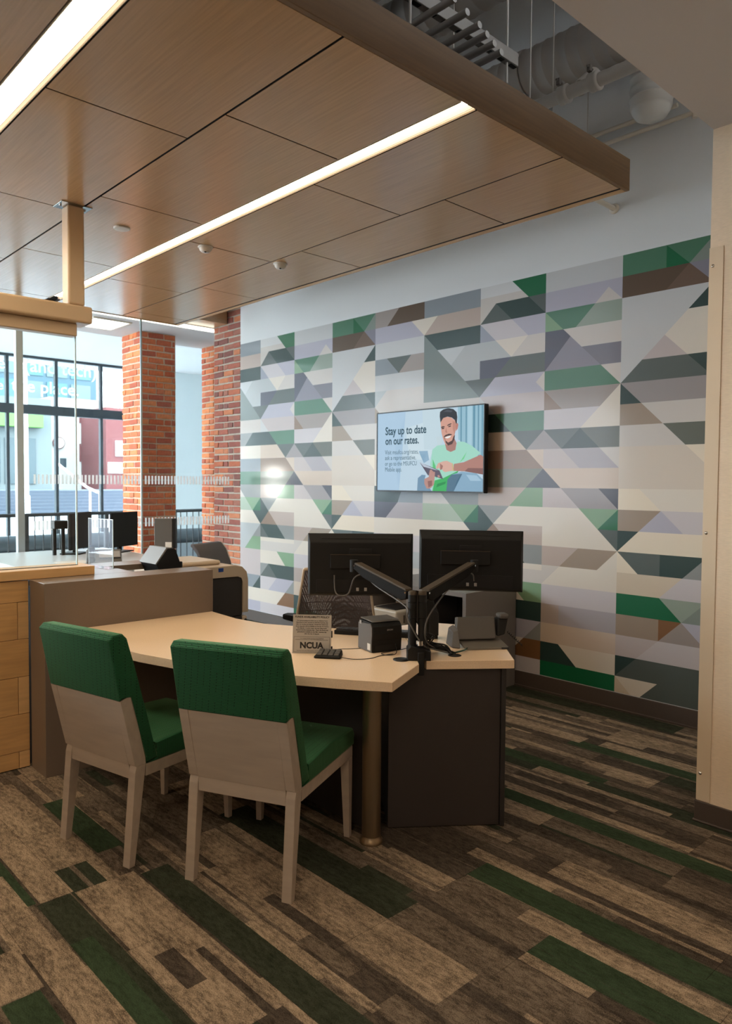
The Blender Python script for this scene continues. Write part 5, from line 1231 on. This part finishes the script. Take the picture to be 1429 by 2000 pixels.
# ------------------------------------------------------------------ wall television with its slide
tv = thing('television', 'wall-mounted television showing a blue slide with smiling man', 'television', (-4.13, 4.56, 1.79))
TQ = [(-4.724, 2.133), (-3.540, 2.133), (-3.540, 1.448), (-4.724, 1.448)]
TY = 4.54
B((-4.724, TY, 1.448), (-3.540, TY+0.045, 2.133), 0.003).build('housing', m_black, tv)
B((-4.50, TY+0.0455, 1.55), (-3.76, WY-0.012, 2.0)).build('wall_mount', m_dark, tv)
bz = 0.009; sy = TY-0.0008
x0, x1, z0, z1 = -4.724+bz, -3.540-bz, 1.448+bz+0.003, 2.133-bz
MB().box((-4.724, TY-0.006, 1.448), (-3.540, TY-0.0005, 1.448+bz)).box((-4.724, TY-0.006, 2.133-bz+0.001), (-3.540, TY-0.0005, 2.133)).box((-4.724, TY-0.006, 1.448+bz), (-4.724+bz, TY-0.0005, 2.133-bz)).box((-3.540-bz, TY-0.006, 1.448+bz), (-3.540, TY-0.0005, 2.133-bz)).build('bezel', m_black, tv)
# homography from sketch coordinates of the slide to the unit square
def homog(src):
    # maps unit square -> quad, then inverted
    (xa, ya), (xb, yb), (xc, yc), (xd, yd) = src
    dx1, dx2, dx3 = xb-xc, xd-xc, xa-xb+xc-xd; dy1, dy2, dy3 = yb-yc, yd-yc, ya-yb+yc-yd
    den = dx1*dy2-dx2*dy1; g = (dx3*dy2-dx2*dy3)/den; h = (dx1*dy3-dx3*dy1)/den
    Mh_ = Matrix(((xb-xa+g*xb, xd-xa+h*xd, xa), (yb-ya+g*yb, yd-ya+h*yd, ya), (g, h, 1)))
    return Mh_.inverted()
HI = homog([(105, 238), (1318, 108), (1330, 1128), (112, 1120)])
def tvp(x, y, k):
    v = HI @ Vector((x, y, 1)); s, t_ = v.x/v.z, v.y/v.z
    s = min(max(s, 0), 1); t_ = min(max(t_, 0), 1)
    return Vector((x0+(x1-x0)*s, sy-0.00006*k, z1-(z1-z0)*t_))
tvm = {}
def tcol(c, s_=0.82):
    if c not in tvm: tvm[c] = emit('slide_%d_%d_%d' % c, rgb(*c), s_)
    return tvm[c]
lay_no = [0]
def shape(pts, c, smooth=False):
    lay_no[0] += 1
    b = bmesh.new(); vs = [b.verts.new(tvp(x, y, lay_no[0])) for x, y in pts]; f = b.faces.new(vs)
    bmesh.ops.triangulate(b, faces=[f], ngon_method='EAR_CLIP'); bmesh.ops.recalc_face_normals(b, faces=b.faces)
    for f in b.faces:
        if f.normal.y > 0: f.normal_flip()
    return b, c
slide = []
def S(c, *pts): slide.append(shape(list(pts), c))
TVS = 1.0
S((200,224,240), (90,90), (1340,90), (1340,1140), (90,1140))
S((184,214,238), (90,90), (420,90), (300,700), (360,1140), (90,1140))
S((214,234,244), (420,400), (700,300), (760,600), (700,760), (480,760))
S((206,228,238), (610,90), (820,90), (820,640), (640,640))
S((158,200,218), (1015,90), (1340,90), (1340,760), (1180,600), (1030,520))
for a, b_ in ((1045, 1062), (1105, 1120), (1190, 1215), (1245, 1260), (1290, 1305)):
    S((104,156,180), (a, 90), (b_, 90), (b_+10, 740), (a+12, 700))
S((178,216,232), (1130, 90), (1180, 90), (1185, 600), (1140, 560))
S((150,186,212), (580,660), (680,655), (700,760), (640,800), (660,700), (590,690))
S((206,226,234), (770,490), (830,480), (850,560), (800,600))
S((170,228,208), (735,640), (790,592), (880,580), (900,645), (945,665), (1000,640), (1020,540), (1100,545), (1190,590), (1290,672), (1235,722), (1170,762), (1060,785), (1030,890), (960,1000), (915,1128), (740,1128), (780,1000), (715,800))
S((120,220,150), (1130,660), (1100,740), (1050,790), (1080,740)); S((96,206,130), (740,750), (775,830), (790,980), (745,900))
S((60,186,100), (770,1000), (860,975), (1045,880), (960,960), (905,1128), (745,1128))
S((40,150,84), (800,1040), (900,1010), (890,1040), (790,1080))
S((120,156,184), (570,1085), (575,975), (620,935), (665,940), (650,1000), (680,1095), (735,1128), (570,1128))
S((142,180,206), (905,1128), (915,990), (960,930), (1080,893), (1250,912), (1335,985), (1335,1135), (905,1135))
S((86,122,146), (905,1128), (915,990), (960,930), (1085,918), (1030,985), (990,1128))
S((172,206,228), (1130,930), (1250,935), (1310,1000), (1180,1000))
S((186,134,122), (985,805), (1100,782), (1230,722), (1290,692), (1335,715), (1335,925), (1250,912), (1110,890), (982,886))
S((140,98,94), (1150,850), (1335,850), (1335,925), (1250,912), (1110,890))
S((226,180,164), (862,775), (905,768), (972,800), (982,884), (940,890), (890,902), (866,892), (850,868), (832,880), (815,850), (798,868), (780,850), (802,800))
S((168,118,108), (826,800), (862,830), (850,868), (832,880)); S((214,190,130), (962,800), (974,798), (988,884), (976,888))
S((178,128,118), (880,575), (985,505), (1012,560), (1000,640), (945,665), (898,642))
S((222,166,148), (822,310), (835,278), (880,256), (940,262), (985,295), (1003,330), (1000,400), (990,450), (978,510), (945,562), (908,586), (880,570), (858,522), (838,450), (828,380))
S((196,130,118), (1000,335), (1018,325), (1027,345), (1020,395), (1002,420)); S((202,144,128), (960,300), (1003,330), (1000,400), (985,470), (965,400))
S((44,48,56), (812,250), (815,200), (850,172), (905,155), (965,165), (1005,200), (1014,260), (1010,335), (998,330), (985,292), (950,264), (900,254), (852,272), (822,325))
S((76,80,90), (850,200), (900,172), (960,185), (940,205), (890,200))
S((84,58,56), (862,490), (878,525), (890,562), (915,590), (962,572), (986,520), (992,462), (976,480), (958,532), (915,556), (885,532), (874,500))
S((70,50,50), (862,486), (885,466), (905,458), (925,452), (958,458), (952,468), (905,478), (872,494))
S((250,248,246), (876,494), (946,472), (938,494), (906,508), (886,504)); S((60,44,46), (828,376), (850,366), (872,368), (872,377), (832,386)); S((60,44,46), (898,354), (922,338), (948,330), (950,340), (904,362))
S((66,50,52), (836,390), (852,384), (869,386), (863,398), (842,402)); S((66,50,52), (912,368), (930,358), (946,357), (942,369), (916,377)); S((190,132,116), (890,380), (880,432), (896,444), (906,434), (896,428))
S((96,88,106), (595,792), (700,832), (822,882), (868,985), (760,952), (690,940), (650,860)); S((196,206,222), (592,788), (770,868), (808,885), (640,842))
S((196,148,138), (650,985), (700,960), (712,880), (728,872), (742,900), (742,950), (756,900), (772,900), (768,990), (762,1050), (722,1095), (680,1098), (652,1040))
S((150,104,100), (690,1010), (740,1000), (742,1060), (700,1085)); S((196,148,138), (800,940), (820,935), (832,960), (808,965))
bmx = bmesh.new(); ml = []; 
for b, c in slide:
    m_ = tcol(c); 
    if m_ not in ml: ml.append(m_)
    idx = ml.index(m_); vm = {}
    for v in b.verts: vm[v] = bmx.verts.new(v.co)
    for f in b.faces:
        nf = bmx.faces.new([vm[v] for v in f.verts]); nf.material_index = idx
    b.free()
inv = full(tv).inverted(); bmesh.ops.transform(bmx, matrix=inv, verts=bmx.verts)
me = bpy.data.meshes.new('screen_image'); bmx.to_mesh(me); bmx.free()
for q in ml: me.materials.append(q)
so = bpy.data.objects.new('screen_image', me); COL.objects.link(so); so.parent = tv
m_tt = emit('slide_text', rgb(48, 92, 112), 0.62); m_tt2 = emit('slide_text_light', rgb(84, 124, 146), 0.62)
for body, xa, xb, yb_, m_, bo in (('Stay up to date', 197, 663, 466, m_tt, 0.0011), ('on our rates.', 199, 580, 578, m_tt, 0.0011), ('Visit msufcu.org/rates,', 198, 580, 692, m_tt2, 0.0), ('ask a representative,', 198, 550, 756, m_tt2, 0.0), ('or go to the MSUFCU', 198, 560, 822, m_tt2, 0.0), ('Mobile app.', 199, 388, 890, m_tt2, 0.0)):
    pa = tvp(xa, yb_+14, 70); pb = tvp(xb, yb_-4, 70); pa.y = sy-0.0046
    text('screen_text', body, m_, tv, frame(pa, (1, 0, 0), (0, 0, 1), (0, -1, 0)), width=pb.x-pa.x, size=0.05, bold=bo, ext=0.0001, ky=1.22)

for o in bpy.data.objects:
    if o.type == 'MESH' and o.parent is None and 'kind' not in o and 'label' not in o: print('UNTAGGED', o.name)
